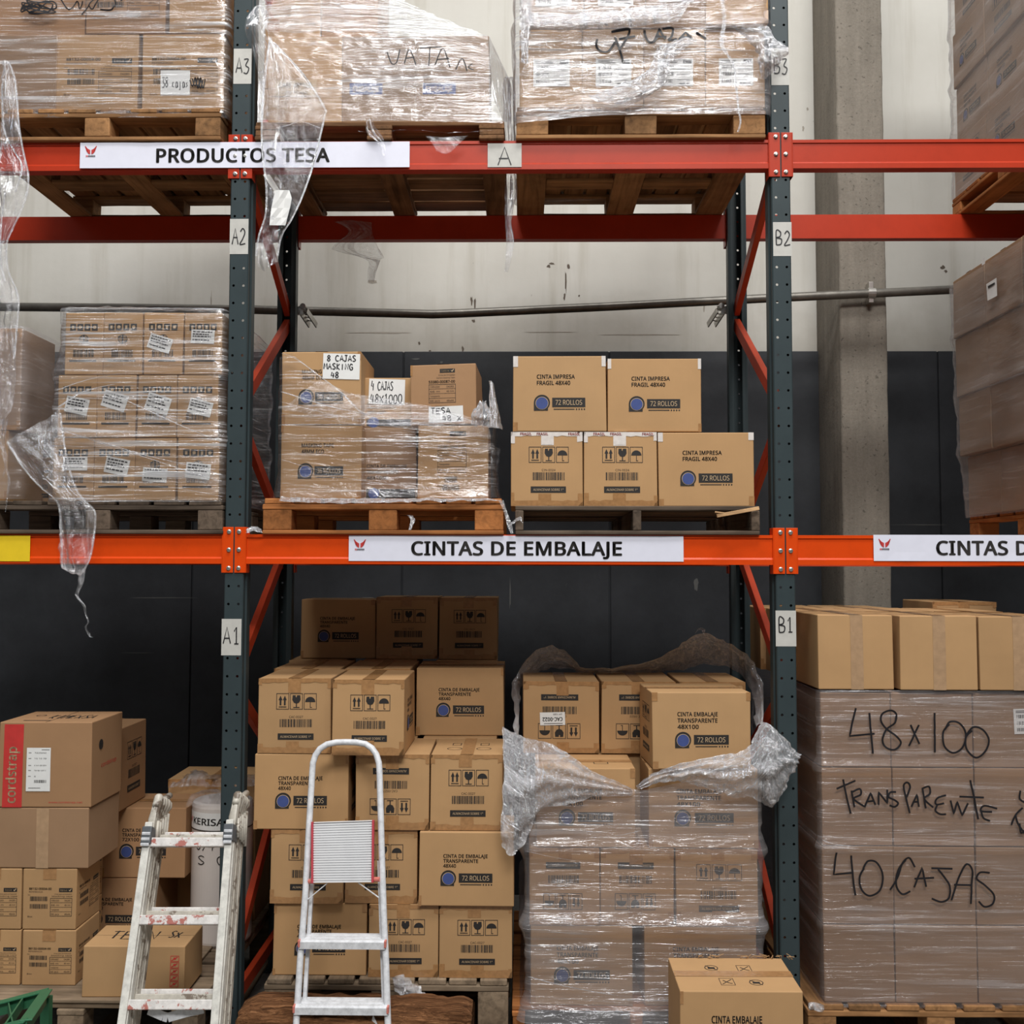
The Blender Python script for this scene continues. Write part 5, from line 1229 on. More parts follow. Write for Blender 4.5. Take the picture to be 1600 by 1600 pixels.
for i, p in enumerate(mb.v):
    if p.x < XP(148, 0, 640): mb.v[i] = p+V3((lean(p.z)*min(1, (XP(148, 0, 640)-p.x)/.12), 0, 0))
def gathered(lines, Y, par, mat='film_w', sd=1):
    """narrow pale strips along the given lines (px): gathered film and painted glints"""
    for k, (pth, w_) in enumerate(lines):
        loose(ptail([(x, y, Y-.002*k) for x, y in pth], [w_]*len(pth), amp=.003, seed=sd+k, n=4), mat, par, 'gathered_glint_film')  # pale strips drawn where the wound film glints
fM1 = film(mb, 'stretch_film', 'glossy film around the globe-printed stack with a torn sheet hanging down', 'film_g')
yS = -.075
tl = psheet([[(10, 688, yS), (40, 672, yS), (70, 655, yS+.02), (93, 640, yS+.04)], [(14, 700, yS), (45, 695, yS-.02), (75, 690, yS), (100, 690, yS+.02)], [(34, 728, yS), (60, 722, yS-.02), (84, 720, yS), (104, 725, yS)], [(60, 758, yS), (80, 750, yS-.02), (98, 755, yS), (116, 762, yS)],
             [(88, 785, yS), (103, 780, yS-.02), (118, 780, yS), (130, 782, yS)], [(93, 825, yS), (108, 825, yS-.02), (126, 815, yS), (148, 800, yS)], [(94, 860, yS), (108, 860, yS-.02), (124, 855, yS), (147, 835, yS)], [(97, 888, yS), (110, 892, yS), (122, 888, yS-.01), (141, 870, yS)], [(117, 890, yS), (121, 896, yS), (126, 900, yS), (135, 888, yS)]], nu=9, nv=7, amp=.009, freq=20, seed=31, pleat=.005, pl_n=3)
ptail([(128, 890, yS), (126, 912, yS), (120, 930, yS), (131, 946, yS), (134, 960, yS), (138, 972, yS), (134, 980, yS), (140, 993, yS), (145, 996, yS)], [12, 8, 5, 5, 3, 3, 3, 4, 2], mb=tl, seed=32, amp=.004)
cv = psheet([[(100, 488, .0), (170, 484, .0), (250, 486, .0), (346, 489, .0)], [(104, 482, .1), (175, 480, .1), (250, 482, .1), (348, 486, .1)], [(110, 486, .3), (175, 487, .3), (250, 487, .3), (349, 489, .3)]], nu=10, nv=6, amp=.012, seed=33, along='u')
loose(cv, 'film_l', fM1, 'top_film')
loose(tl, 'film_l', fM1, 'hanging_film')
for pth in ([(12, 690), (36, 730), (62, 760), (90, 786), (95, 830), (97, 886)], [(94, 645), (100, 690), (106, 725), (118, 762), (132, 782), (148, 800), (147, 835), (140, 872), (128, 895)], [(95, 672), (150, 690), (220, 712), (290, 735), (345, 752)]):
    loose(ptail([(x, y, yS-.008 if x < 149 and len(pth) != 5 else -.03) for x, y in pth], [3.4]*len(pth), amp=.004, seed=len(pth), n=4), 'film_w', fM1, 'film_edge')
gathered((([(94, 672), (150, 688), (230, 712), (300, 728), (346, 742)], 5), ([(196, 625), (240, 645), (290, 668), (346, 690)], 4), ([(88, 610), (150, 590), (240, 578), (346, 577)], 4), ([(92, 636), (130, 612), (180, 600)], 5), ([(86, 682), (160, 686), (250, 690), (346, 700)], 3.5), ([(88, 770), (180, 758), (270, 762), (348, 776)], 4), ([(90, 585), (200, 583), (344, 574)], 3), ([(100, 520), (180, 505), (260, 498)], 2.5)), -.03, fM1, 'film_w', 17)
rear, _ = wrap(XP(-50, .06, 600), XP(36, .06, 600), .065, .42, zm1+.01, ZP(511, .07, 20), amp=.012, base=.006, seed=5, dz=.03, ds=.03)
tag(rear.build('stretch_film', M['film_t'], None, True), 'dusty film around the dark carton at the left edge', 'stretch film')

# -- middle load
zm2 = ZP(779, YM)
pallet('orange-brown wooden pallet in the centre of the middle beam', XP(410, YM, 800), XP(787, YM, 800), YM, .98, Z1+.0005, zm2, 'wood_o', 'y', 8, 'x', bw=.115, tb=.022)
G = 'cartons of the load behind the CINTAS sign'
mt = dict(front='rollos', lines=('MASKING TAPE', '48MM ECO'), n='36 ROLLOS', py=660)
za = ZP(664, .03)
carton('lower MASKING TAPE carton on the orange-brown pallet', 440, 566, zm2, za, .03, .35, group=G, **mt)
carton('upper MASKING TAPE carton carrying the large white note', 440, 564, za+.001, ZP(549, .03), .03, .35, group=G, stick=((.52, .62, .985, .97, -.03, mk_note((('8 CAJAS', .1, .8), ('MASKING', .02, .8), (' 48', .1, .35)), .0042)),), **mt)
zc = ZP(668, .13)
def midp(F):
    for k, (ln, w_) in enumerate((('CINTA DE EMBALAJE', .76), ('TRANSPARENTE', .60), ('48X1000', .40))): F.text(ln, .06, .45-k*.08, w_, .045, INK, .02)
    F.rect(.06, .02, .98, .16, INK); F.disc(.2, .1, .022, BLUE, 2)
mid = dict(front=midp, py=660, tape=None)
carton('lower carton recessed between the two stacks on the orange-brown pallet', 569, 651, zm2, zc, .13, .32, group=G, mat='card_d', **mid)  # duller cardboard puts the shade of the recess into its colour
carton('upper recessed carton carrying the 48X1000 note', 569, 643, zc+.001, ZP(590, .13), .13, .32, group=G, stick=((.10, .46, .86, .97, -.03, mk_note((('4 CAJAS', .06, .62), ('48X1000', .04, .9)), .0036)),), **mid)
zd = ZP(665, .03)
carton('lower right carton with product table on the orange-brown pallet', 653, 763, zm2, zd, .03, .30, 'tesa', G, py=720, right='tesa2')
carton('upper right carton, tilted, with product table and white note', 645, 748, zd+.001, ZP(570, .03), .03, .30, 'tesa', G, py=610, tilt=.022, yaw=-.05, stick=((.28, .04, .80, .30, .02, mk_note((('TESA', .05, .6), ('  48 X', .1, .85)), .004)),), mat='card_b')
def tf(x, y):
    pts = [(438, 556), (455, 552), (500, 588), (532, 612), (600, 622), (680, 636), (745, 655), (772, 662)]
    X = [(P(a, c, -.01).x, P(a, c, -.01).z) for a, c in pts]
    if x <= X[0][0]: return X[0][1]
    for (a, za_), (c, zc_) in zip(X[:-1], X[1:]):
        if x <= c: return za_+(zc_-za_)*(x-a)/(c-a)
    return X[-1][1]
mb, fr = wrap(XP(438, 0, 700), XP(768, 0, 700), .0, .85, zm2+.004, 0, amp=.009, base=.005, seed=8, slant=-.16, rows=((za, .004, .04),), top_fn=tf, flare=.02, nz=26)
fM2 = film(mb, 'stretch_film', 'clear film slung around the MASKING TAPE load with a slanting top edge', 'film')
y2 = -.03
tl = psheet([[(742, 668, y2), (750, 664, y2), (764, 668, y2)], [(738, 655, y2), (752, 652, y2-.03), (768, 660, y2)], [(742, 642, y2), (754, 638, y2-.02), (766, 645, y2)], [(748, 630, y2), (755, 628, y2), (760, 632, y2)]], nu=9, nv=8, amp=.016, freq=30, seed=41, pleat=.008)
psheet([[(764, 668, y2), (780, 670, .1), (785, 672, .2)], [(763, 595, .05), (770, 600, .15), (775, 640, .25)]], nu=8, nv=8, amp=.012, seed=42, mb=tl)
psheet([[(440, 776, y2), (540, 778, y2-.01), (640, 778, y2), (760, 778, y2)], [(436, 783, y2-.01), (540, 786, y2-.02), (650, 784, y2-.02), (785, 782, y2)]], nu=22, nv=5, amp=.010, freq=24, seed=43, mb=tl, along='u')
ptail([(783, 782, y2), (790, 800, y2), (796, 820, y2), (800, 834, y2)], [8, 5, 8, 4], mb=tl, seed=44)
ptail([(640, 806, .0), (645, 812, -.02), (642, 822, -.02), (640, 828, -.02)], [10, 7, 5, 4], mb=tl, seed=45)
loose(tl, 'film_w', fM2)
gathered((([(440, 552), (462, 560), (500, 588), (532, 612), (560, 640), (590, 660)], 3), ([(440, 612), (520, 636), (600, 652), (690, 668), (766, 672)], 5), ([(440, 628), (520, 648), (620, 668), (766, 682)], 3.5), ([(440, 645), (560, 664), (660, 676), (766, 690)], 2.5),
          ([(440, 738), (520, 744), (620, 758), (762, 768)], 4.5), ([(440, 755), (560, 766), (680, 772), (764, 776)], 4), ([(440, 718), (500, 735), (560, 745)], 2.5), ([(532, 614), (600, 624), (680, 640), (745, 660)], 4)), -.022, fM2, 'film_w', 7)
sh = psheet([[(500, 592, -.02), (560, 618, -.022), (650, 634, -.022), (764, 664, -.02)], [(470, 615, -.024), (560, 640, -.026), (650, 655, -.026), (766, 674, -.024)], [(440, 640, -.022), (560, 660, -.024), (650, 672, -.024), (767, 686, -.022)]], nu=24, nv=10, amp=.008, freq=30, seed=48, along='u')
loose(sh, 'film_l', fM2, 'gathered_glint_film')
b = psheet([[(385, 826, -.015), (395, 822, -.015), (408, 826, -.015)], [(383, 833, -.02), (395, 830, -.03), (410, 833, -.02)]], nu=8, nv=6, amp=.012, freq=40, seed=46)
tag(b.build('film_scrap', M['film_w'], None, True), 'small crumpled film scrap on the middle beam beside the left upright', 'film scrap')
b = psheet([[(800, 815, -.03), (812, 806, -.03), (816, 810, -.03)], [(798, 820, -.03), (812, 812, -.04), (818, 820, -.03)]], nu=8, nv=6, amp=.010, freq=40, seed=47)
tag(b.build('film_scrap', M['film_w'], None, True), 'twisted white film scrap at the left end of the dark slatted pallet', 'film scrap')

# -- right load: FRAGIL cartons
zm3 = ZP(790, YM)
r3 = pallet('dark grey slatted pallet on the middle beam left of the right upright', XP(805, YM, 800), XP(1187, YM, 800), YM, .98, Z1+.0005, zm3, 'wood_d', 'x', 7, 'x', kind='stringer', bw=.032)
b = MB(); b.bar(P(1186, 794, -.035), P(1120, 806, -.06), .008, .014); b.bar(P(1140, 803, -.05), P(1117, 800, -.07), .004, .006)
b.build('splinter', M['splinter'], r3)['label'] = 'pale torn splinter'
G = 'FRAGIL tape cartons'
ci = dict(lines=('CINTA IMPRESA', 'FRAGIL 48X40'), tape='white', group=G)
ze = ZP(674.5, .02)
carton('icon-printed FRAGIL tape carton in the lower row, left end', 798, 911, zm3, ze, .02, .385, 'icons', code='CIN-0024', py=730, **ci)
carton('icon-printed FRAGIL tape carton in the lower row, second from left', 912.5, 1027, zm3, ze, .02, .385, 'icons', code='CIN-0024', py=730, **ci)
carton('lower row CINTA IMPRESA carton at the right end beside the right upright', 1029, 1178, zm3, ze-.002, .02, .29, 'rollos', py=730, seam='x', **ci)
carton('upper row CINTA IMPRESA carton, the left of two', 801, 947, ze+.001, ZP(556, .02), .02, .29, 'rollos', py=615, seam='x', **ci)
carton('upper row CINTA IMPRESA carton, the right of two', 949.5, 1095, ze+.001, ZP(559, .02), .03, .29, 'rollos', py=615, seam='x', **ci)

# -- far right: plain cartons seen along their left flank
X5 = XP(1499, .95, 600)
zm4 = ZP(806, .95, 1510)
pallet('pale wooden pallet on the middle beam at the right edge', X5+.04, X5+1.0, -.1, .97, Z1+.0005, zm4, 'wood_o', 'x', 7, 'x', bw=.1)
h5 = (ZP(440, .95, 1490)-zm4)/4
for r in range(4):
    for k in range(3):
        carton('plain carton of the right edge middle stack, %s, %s' % (RN[r], ('farthest back', 'middle of flank', 'nearest the camera')[k]), 0, 0, zm4+r*h5, zm4+(r+1)*h5-.002, .95-(k+1)*.35, .345, None, 'plain cartons at the right edge', X=(X5-.008*r+.03*(r == 0), X5+.4), mat='card_d', seam='x', tape='tab',
               )
mb, fr = wrap(X5-.03, X5+1.0, -.11, .965, zm4-.01, zm4+3.9*h5, amp=.010, base=.004, seed=9, slant=.2, rows=tuple((zm4+r*h5, .010, .03) for r in range(1, 4)), dz=.025, ds=.03)
for i, p in enumerate(mb.v):
    if p.x < X5+.2: mb.v[i] = p+V3((max(0, .058-(p.z-zm4)/h5*.022 if p.z < zm4+h5 else .026-(p.z-zm4-h5)/h5*.008), 0, 0))
fm = film(mb, 'stretch_film', 'thin film around the plain cartons at the right edge', 'film_t')
b = MB(); q = [(1541, 466), (1559, 440), (1559, 460), (1543, 468)]
xq = X5-.052
def flank(px, py):
    d = P(px, py, 1.0)-CAM; return CAM+d*((xq-CAM.x)/d.x)
q = [flank(1543, 470), flank(1558, 462), flank(1557, 434), flank(1541, 444)]
b.add(q, ((0, 1, 2, 3),), 0); c = [flank(1544.5, 451), flank(1555, 444.5), flank(1555, 441), flank(1544, 447)]
b.add([p-V3((.002, 0, 0)) for p in c], ((0, 1, 2, 3),), 1)
b.build('shipping_label', [M['paper'], M['ink']], fm)
q = [flank(1534, 415), flank(1539, 412), flank(1539, 402), flank(1534, 405)]
b = MB(); b.add(q, ((0, 1, 2, 3),), 0); b.build('shipping_label', [M['paper']], fm)

# ================================================================== floor level
# -- left pile
Yp = -.18
zp1 = ZP(1540, -.05, 80)-.012
pallet('grey-brown floor pallet under the cordage and masking tape boxes at left', XP(-90, Yp, 1550), XA-.055, Yp, 1.02, .0005, zp1, 'wood_g', 'x', 9, 'y', bw=.1, tb=.022)
b = MB(); b.box((XP(-85, Yp+.002, 1550), Yp+.002, zp1+.0005), (XP(262, Yp, 1550), .40, zp1+.012), 0, .002)
zpl = zp1+.0125
tag(b.build('plywood_sheet', M['wood_gx']), 'thin plywood sheet lying on the left floor pallet', 'plywood')
G = 'cartons piled on the left floor pallet'
Yb = -.05
z1 = ZP(1453, Yb, 80); z2 = ZP(1357, Yb, 80); z3 = ZP(1262, Yb, 80); z4 = ZP(1128, Yb, 80)
carton('masking tape carton on the plywood at the left edge, bottom row', -52, 32, zpl, z1, Yb, .225, 'tesa2', G, py=1500, tape='tab')
carton('masking tape carton on the plywood beside the carton with red icons', 35, 118, zpl, z1, Yb, .225, 'tesa2', G, py=1500, right='tesa2', tape='tab')
carton('masking tape carton at the left edge, second row up', -52, 33, z1+.001, z2, Yb, .225, 'tesa2', G, py=1405, tape='tab')
carton('masking tape carton second row up, under the right half of the plain carton', 35, 119, z1+.001, z2, Yb, .225, 'tesa2', G, py=1405, right='tesa2', tape='tab')
for k, (a, c) in enumerate(((zpl, z1), (z1+.001, z2))):
    carton('masking tape carton behind the left pile, %s row' % ('bottom', 'second')[k], 46, 126, a, c, .19, .21, None, G, py=1450, right='tesa2')
carton('plain wide carton with centre tape under the red striped carton', -8, 138, z2+.001, z3, Yb, .30, None, G, py=1310, mat='card_d', tape='strip')
def cord(F):
    F.rect(.055, .0, .265, .975, RED); w_ = .16; O = F
    T = Face(F.mb, F.p(.21, .05, 0), F.V, -F.U, F.N, .66*F.H, .13*F.W, F.off)
    T.text('cordstrap', .0, .1, 1.0, .8, TAN, .02, 2)
    F.text('www.cordstrap.net', .55, .05, .36, .022, RED, 0)
def cordtop(F):
    F.hand('KIMEXSA', .38, .35, .5, .28, .006, INK, R); F.ring(.22, .6, .02, .004, INK); F.rect(.2, .12, .5, .16, INK)
def cordside(F):
    F.disc(.28, .7, .02, INK, 2, 14); F.rect(.24, .66, .34, .72, INK, 2); F.text('cordstrap', .3, .42, .5, .05, RED)
carton('carton with broad red stripe and white label, topmost of the left pile', -3, 143, z3+.001, z4, Yb, .30, cord, G, py=1200, mat='card_b', top=cordtop, right=cordside, tape=None, stick=((.307, .19, .565, .70, 0, lab_cord),), bulge=.002)
Yc = .42
z72 = ZP(1262, Yc, 240); z71 = ZP(1372, Yc, 240)
carton('dim carton under the 72X100 carton, behind the old ladder', 108, 243, zp1, z71, Yc, .29, 'rollos', G, py=1420, mat='card_b')
carton('72X100 carton behind the old aluminium ladder', 157, 290, z71+.001, z72, Yc, .29, 'rollos', G, py=1310, lines=('CINTA DE EMBALAJE', 'TRANSPARENTE', '72X100'), mat='card_b', seam='x')
carton('dark icon-printed carton behind the red striped carton', 95, 188, z72+.001, ZP(1138, .34, 180), .33, .3, None, G, py=1190, right='icons', mat='card_b')
bk = carton('large carton behind the left upright, film draped on its top', 262, 400, zp1, ZP(1217, .72, 320), .72, .30, None, G, py=1240)
def tean(F):
    F.hand('TEAN', .15, .35, .5, .35, .007, INK, R); F.hand('SX', .75, .4, .12, .3, .006, INK, R)
def redic(F):
    for k in range(5):
        v = .2+k*.125
        F.frame(.86, v, .945, v+.115, .002, RED)
        F.stroke([(.87, v+.02), (.93, v+.09)], .003, RED); F.rect(.89, v+.04, .915, v+.08, RED)
carton('low carton with red icons standing behind the old ladder, TEAN written on top', 128, 287, zpl, ZP(1478, -.15, 200), -.15, .23, redic, G, py=1520, top=tean, tape=None, seam='x', yaw=.02)
b = psheet([[(262, 1232, .68), (300, 1228, .70), (340, 1230, .70), (400, 1228, .68)], [(270, 1222, .72), (310, 1210, .74), (345, 1214, .74), (400, 1212, .72)], [(285, 1218, .9), (305, 1206, .9), (340, 1215, .9), (400, 1214, .9)]], nu=10, nv=8, amp=.02, freq=20, seed=51)
psheet([[(296, 1222, .75), (304, 1210, .75), (312, 1220, .75)], [(300, 1212, .76), (306, 1208, .76), (326, 1209, .76)]], nu=6, nv=6, amp=.01, seed=52, mb=b)
tag(b.build('film_drape', M['film_l'], None, True), 'loose clear film draped over the large carton behind the left upright', 'film')
# wrapped roll
zr0, zr1 = zp1+.001, ZP(1258, .37, 345); cr = V3((XP(347, .5, 1350), .5, 0)); rd = .128
b = MB(); n = 64
zs = [zr0, zr0+.01, zr0+.02, zr0+.2, zr0+.4, zr1-.02, zr1-.006, zr1]; rs = [rd-.01, rd-.002, rd, rd, rd, rd, rd-.004, rd-.014]
b.tube([V3((cr.x, cr.y, z)) for z in zs], rs, n)
H = zr1-zr0
Fr = Face(b, (0, 0, 0), (1, 0, 0), (0, 0, 1), (0, -1, 0), 2*math.pi*rd, H, .001, f=lambda u, v, o: V3((cr.x+(rd+o)*math.sin(u/rd), cr.y-(rd+o)*math.cos(u/rd), zr0+v)))
for k in range(48): Fr.rect(-.28+.0117*k, .82, -.28+.0117*(k+1), .94, 3); Fr.rect(-.28+.0117*k, .812, -.28+.0117*(k+1), .818, 1, 2)
Fr.text('KERISA', -.14, .855, .19, .045, 1, .03, 2); Fr.stroke([(-.19, .90), (-.172, .86), (-.155, .90)], .008, 2, False, 2)
Fr.hand('8/4 Y', -.11, .68, .2, .06, .004, 1, R, 2); Fr.hand('S 0', -.1, .58, .17, .06, .004, 1, R, 2)
Fr.inv = True; Fr.text('REVISADO', 1.08-.0, .90, .2, .04, 1, 0, 2); Fr.inv = False
ro = b.build('wrapped_roll', [M['roll'], M['ink'], M['red'], M['paper']], None, False)
tag(ro, 'tall white wrapped roll standing behind the left upright and old ladder', 'roll')
b = psheet([[(290, 1262, .40), (320, 1258, .37), (345, 1258, .366), (395, 1262, .42)], [(300, 1240, .45), (325, 1235, .45), (350, 1236, .45), (390, 1245, .47)], [(310, 1244, .6), (330, 1240, .6), (350, 1240, .6), (385, 1246, .6)]], nu=8, nv=8, amp=.012, seed=53)
loose(b, 'film_l', ro, 'plastic_bag')

# -- centre stack of 48X40 cartons
zb0 = ZP(1530, .0, 600)
pallet('grey wooden floor pallet under the 48X40 cartons', XP(412, .0, 1560), XP(795, .0, 1560), .0, 1.2, .0005, zb0, 'wood_g', 'y', 8, 'x', bw=.12, tb=.022)
zb = [zb0]+[ZP(p, .02, 600) for p in (1413, 1297, 1178, 1060)]; zb.append(zb[4]+.29)
G = '48X40 cartons in the centre floor stack'
def bx(lb, a, c, r, Y, front, **kw):
    dp = kw.pop('dp', .385 if front == 'icons' else .286)
    return carton(lb, a, c, zb[r]+.001, kw.pop('zt', zb[r+1]), Y, dp, front, G, py=kw.pop('py', (1470, 1355, 1237, 1118, 985)[r]), seam='y' if front == 'icons' else 'x', **kw)
bx('bottom row 72 ROLLOS carton of the centre stack, behind the step ladder', 427, 573, 0, .03, 'rollos')
bx('bottom row icon-printed carton of the centre stack, middle', 576, 685, 0, .02, 'icons', left='rollos', right='rollos')
bx('bottom row icon-printed carton of the centre stack, right end', 687, 800, 0, .02, 'icons', right='rollos')
bx('second row icon-printed carton of the centre stack, left end', 423, 537, 1, .02, 'icons')
bx('second row icon-printed carton of the centre stack, behind the ladder platform', 539, 652, 1, .03, 'icons')
bx('second row 72 ROLLOS carton of the centre stack, right end', 655, 803, 1, .0, 'rollos', right='icons')
bx('third row 72 ROLLOS carton of the centre stack, left end', 397, 544, 2, .02, 'rollos', right='icons')
bx('upside-down icon-printed carton in the third row of the centre stack', 556, 670, 2, .02, 'icons', inv=True)
bx('third row icon-printed carton of the centre stack, right end', 673, 785, 2, .02, 'icons', top=lambda F: (F.ring(.3, .35, .03, .003, INK), F.ring(.72, .35, .03, .003, INK), F.frame(.25, .55, .38, .68, .003, INK), F.frame(.66, .55, .79, .68, .003, INK)))
bx('fourth row icon-printed carton of the centre stack, left end', 403, 517, 3, .02, 'icons')
bx('fourth row icon-printed carton of the centre stack, above the step ladder arch', 519, 632, 3, -.02, 'icons', right='rollos')
bx('fourth row 72 ROLLOS carton of the centre stack, set back at right', 650, 787, 3, .47, 'rollos', dp=.33, left='icons')
bx('fourth row carton behind the left front carton, only its top showing', 428, 530, 3, .42, 'icons', dp=.40)
bx('fourth row carton behind the middle front carton, only its top showing', 537, 640, 3, .42, 'icons', dp=.40)
zt5 = zb[4]+.30
bx('topmost shaded 72 ROLLOS carton at the back of the centre stack', 470, 587, 4, .90, 'rollos', zt=ZP(937, .90), tape='brown')
bx('topmost shaded icon-printed carton at the back, middle one', 588.5, 684, 4, .88, 'icons', zt=ZP(933, .88), dp=.30)
bx('topmost shaded icon-printed carton at the back, right end', 686, 777, 4, .88, 'icons', zt=ZP(934, .88), dp=.30)
for r in range(4):
    for k, (a, c) in enumerate(((430, 538), (546, 650), (660, 776))):
        if r < 3: bx('plain carton hidden deeper inside the centre stack', a, c, r, .42, None, dp=.40, tape=None)
        bx('plain carton hidden deeper inside the centre stack', a+20, c, r, .83, None, dp=.34, tape=None)

# -- wrapped stack of 48X100 cartons
Yw = -.01
zw0 = ZP(1572, Yw, 1000)
pallet('light wooden floor pallet under the film-wrapped 48X100 stack', XP(800, Yw-.01, 1590), XP(1190, Yw-.01, 1590), Yw-.01, 1.1, .0005, zw0, 'wood_o', 'x', 7, 'y', bw=.05, tb=.02)
zw = [zw0]+[ZP(p, Yw, 1000) for p in (1446, 1325, 1200)]; zw.append(zw[3]+(zw[3]-zw[0])/3)
G = '48X100 cartons of the wrapped centre right stack'
L100 = dict(lines=('CINTA EMBALAJE', 'TRANSPARENTE', '48X100'), big=True, seam='x')
def wx(lb, a, c, r, Y, front, **kw):
    dp = kw.pop('dp', .385 if front == 'icons' else .30)
    return carton(lb, a, c, zw[r]+.001, kw.pop('zt', zw[r+1]-.001), Y, dp, front, G, py=(1510, 1385, 1260, 1130)[r], code='CAC-0022', **kw)
wx('wrapped 48X100 carton, bottom row left', 829, 988, 0, Yw, 'rollos', **L100)
wx('wrapped 48X100 carton, bottom row right, behind the loose front carton', 1007, 1182, 0, Yw, 'rollos', **L100)
wx('wrapped upside-down icon carton, second row left', 827, 937, 1, Yw, 'icons', inv=True)
wx('wrapped upside-down icon carton, second row middle', 939, 1053, 1, Yw, 'icons', inv=True)
wx('wrapped icon carton, second row right', 1056, 1184, 1, Yw, 'icons')
top48 = lambda F: (F.ring(.25, .4, .03, .003, INK), F.frame(.6, .3, .75, .5, .003, INK))
wx('wrapped 48X100 carton, third row left, top edge bare', 838, 993, 2, Yw, 'rollos', top=top48, **L100)
wx('wrapped 48X100 carton, third row right', 1014, 1184, 2, Yw, 'rollos', **L100)
wx('unwrapped 48X100 carton on top of the wrapped stack, front right', 1016, 1171, 3, -.03, 'rollos', yaw=.04, left='icons', zt=ZP(1081, -.03, 1090), **L100)
wx('upside-down icon carton with white sticker on the wrapped stack, top left', 817, 936, 3, .30, 'icons', inv=True, dp=.38, left='rollos', stick=((.22, .39, .55, .57, .03, lab_cac),))
wx('upside-down icon carton half hidden behind the front right top carton', 940, 1056, 3, .30, 'icons', inv=True, dp=.38)
wx('carton at the rear right of the wrapped stack, only its top showing', 1062, 1165, 3, .31, None, dp=.38)
for r in range(3):
    for k, (a, c) in enumerate(((838, 948), (952, 1060), (1064, 1170))):
        carton('plain carton hidden inside the wrapped 48X100 stack', a, c, zw[r]+.001, zw[r+1]-.001, .385 if r == 1 else .32, .36, None, G, py=1300, tape=None)
xl, xr = XP(824, Yw, 1400), XP(1188, Yw, 1400)
mb, fr = wrap(xl, xr, Yw-.012, .80, ZP(1592, Yw, 1000), zw[3]-.0, amp=.009, base=.004, seed=10, slant=-.06, rows=((zw[1], .022, .035), (zw[2], .022, .035)), flare=.035,
              top_fn=lambda x, y: zw[3]-.03-.05*max(0, 1-abs(x-XP(1000, 0, 1200))/.25))
fW = film(mb, 'stretch_film', 'hazy film around the 48X100 stack, bunched at its shoulders', 'film_h')
yq = -.06
cols = [[(785, 1135, .10), (787, 1220, yq), (783, 1320, yq)], [(812, 1150, .05), (808, 1228, yq-.03), (802, 1335, yq-.02)], [(840, 1158, .0), (832, 1222, yq-.04), (826, 1300, yq)], [(862, 1163, yq), (852, 1215, yq-.05), (845, 1266, yq)], [(895, 1184, yq), (885, 1220, yq-.03), (872, 1258, yq)], [(930, 1208, yq+.02), (930, 1226, yq), (930, 1246, yq+.02)], [(987, 1232, yq+.03), (988, 1236, yq+.03), (989, 1241, yq+.03)]]
bl = psheet(cols, nu=12, nv=9, amp=.014, freq=34, seed=61, along='v', pleat=.007, pl_n=4)
cols = [[(994, 1228, yq+.03), (995, 1230, yq+.03), (996, 1233, yq+.03)], [(1035, 1204, yq+.01), (1035, 1212, yq), (1036, 1222, yq+.02)], [(1085, 1188, yq-.02), (1088, 1206, yq-.04), (1092, 1226, yq)], [(1140, 1178, yq-.02), (1140, 1210, yq-.06), (1142, 1246, yq)], [(1172, 1165, yq), (1174, 1205, yq-.06), (1172, 1244, yq)], [(1190, 1130, yq+.02), (1200, 1195, yq-.06), (1206, 1262, yq)], [(1216, 1143, yq), (1222, 1190, yq-.05), (1224, 1238, yq)], [(1249, 1180, yq), (1246, 1188, yq-.02), (1241, 1198, yq)]]
psheet(cols, nu=12, nv=9, amp=.014, freq=34, seed=62, mb=bl, pleat=.007, pl_n=4)
loose(bl, 'film_w', fW, 'bunched_film')
vl = psheet([[(803, 1150, .05), (802, 1090, .3), (806, 1055, .5), (845, 1013, .55), (880, 1016, .55), (915, 1045, .52), (1000, 1036, .5), (1060, 1010, .5), (1095, 992, .5), (1130, 1000, .5), (1170, 1030, .45), (1192, 1075, .3), (1190, 1130, .05)],
             [(812, 1150, .08), (812, 1100, .35), (818, 1070, .62), (850, 1048, .68), (885, 1046, .68), (920, 1054, .68), (1000, 1054, .68), (1060, 1048, .68), (1095, 1040, .68), (1130, 1040, .66), (1160, 1058, .60), (1176, 1090, .34), (1180, 1135, .08)]], nu=6, nv=9, amp=.018, freq=16, seed=63, along='u')
psheet([[(1086, 990, .5), (1094, 984, .5), (1100, 992, .5)], [(1090, 982, .5), (1096, 980, .5), (1102, 984, .5)]], nu=5, nv=5, amp=.01, seed=64, mb=vl)
loose(vl, 'film_v', fW, 'loose_film')
gathered((([(826, 1526), (880, 1540), (960, 1555), (1052, 1562)], 5), ([(806, 1556), (880, 1560), (960, 1566), (1052, 1570)], 6), ([(806, 1572), (900, 1574), (1052, 1580)], 5), ([(822, 1330), (900, 1345), (1020, 1352), (1180, 1366)], 2.5), ([(826, 1440), (900, 1432), (980, 1430)], 4), ([(870, 1312), (960, 1306), (1000, 1298)], 2.5)), -.052, fW, 'film_w', 27)

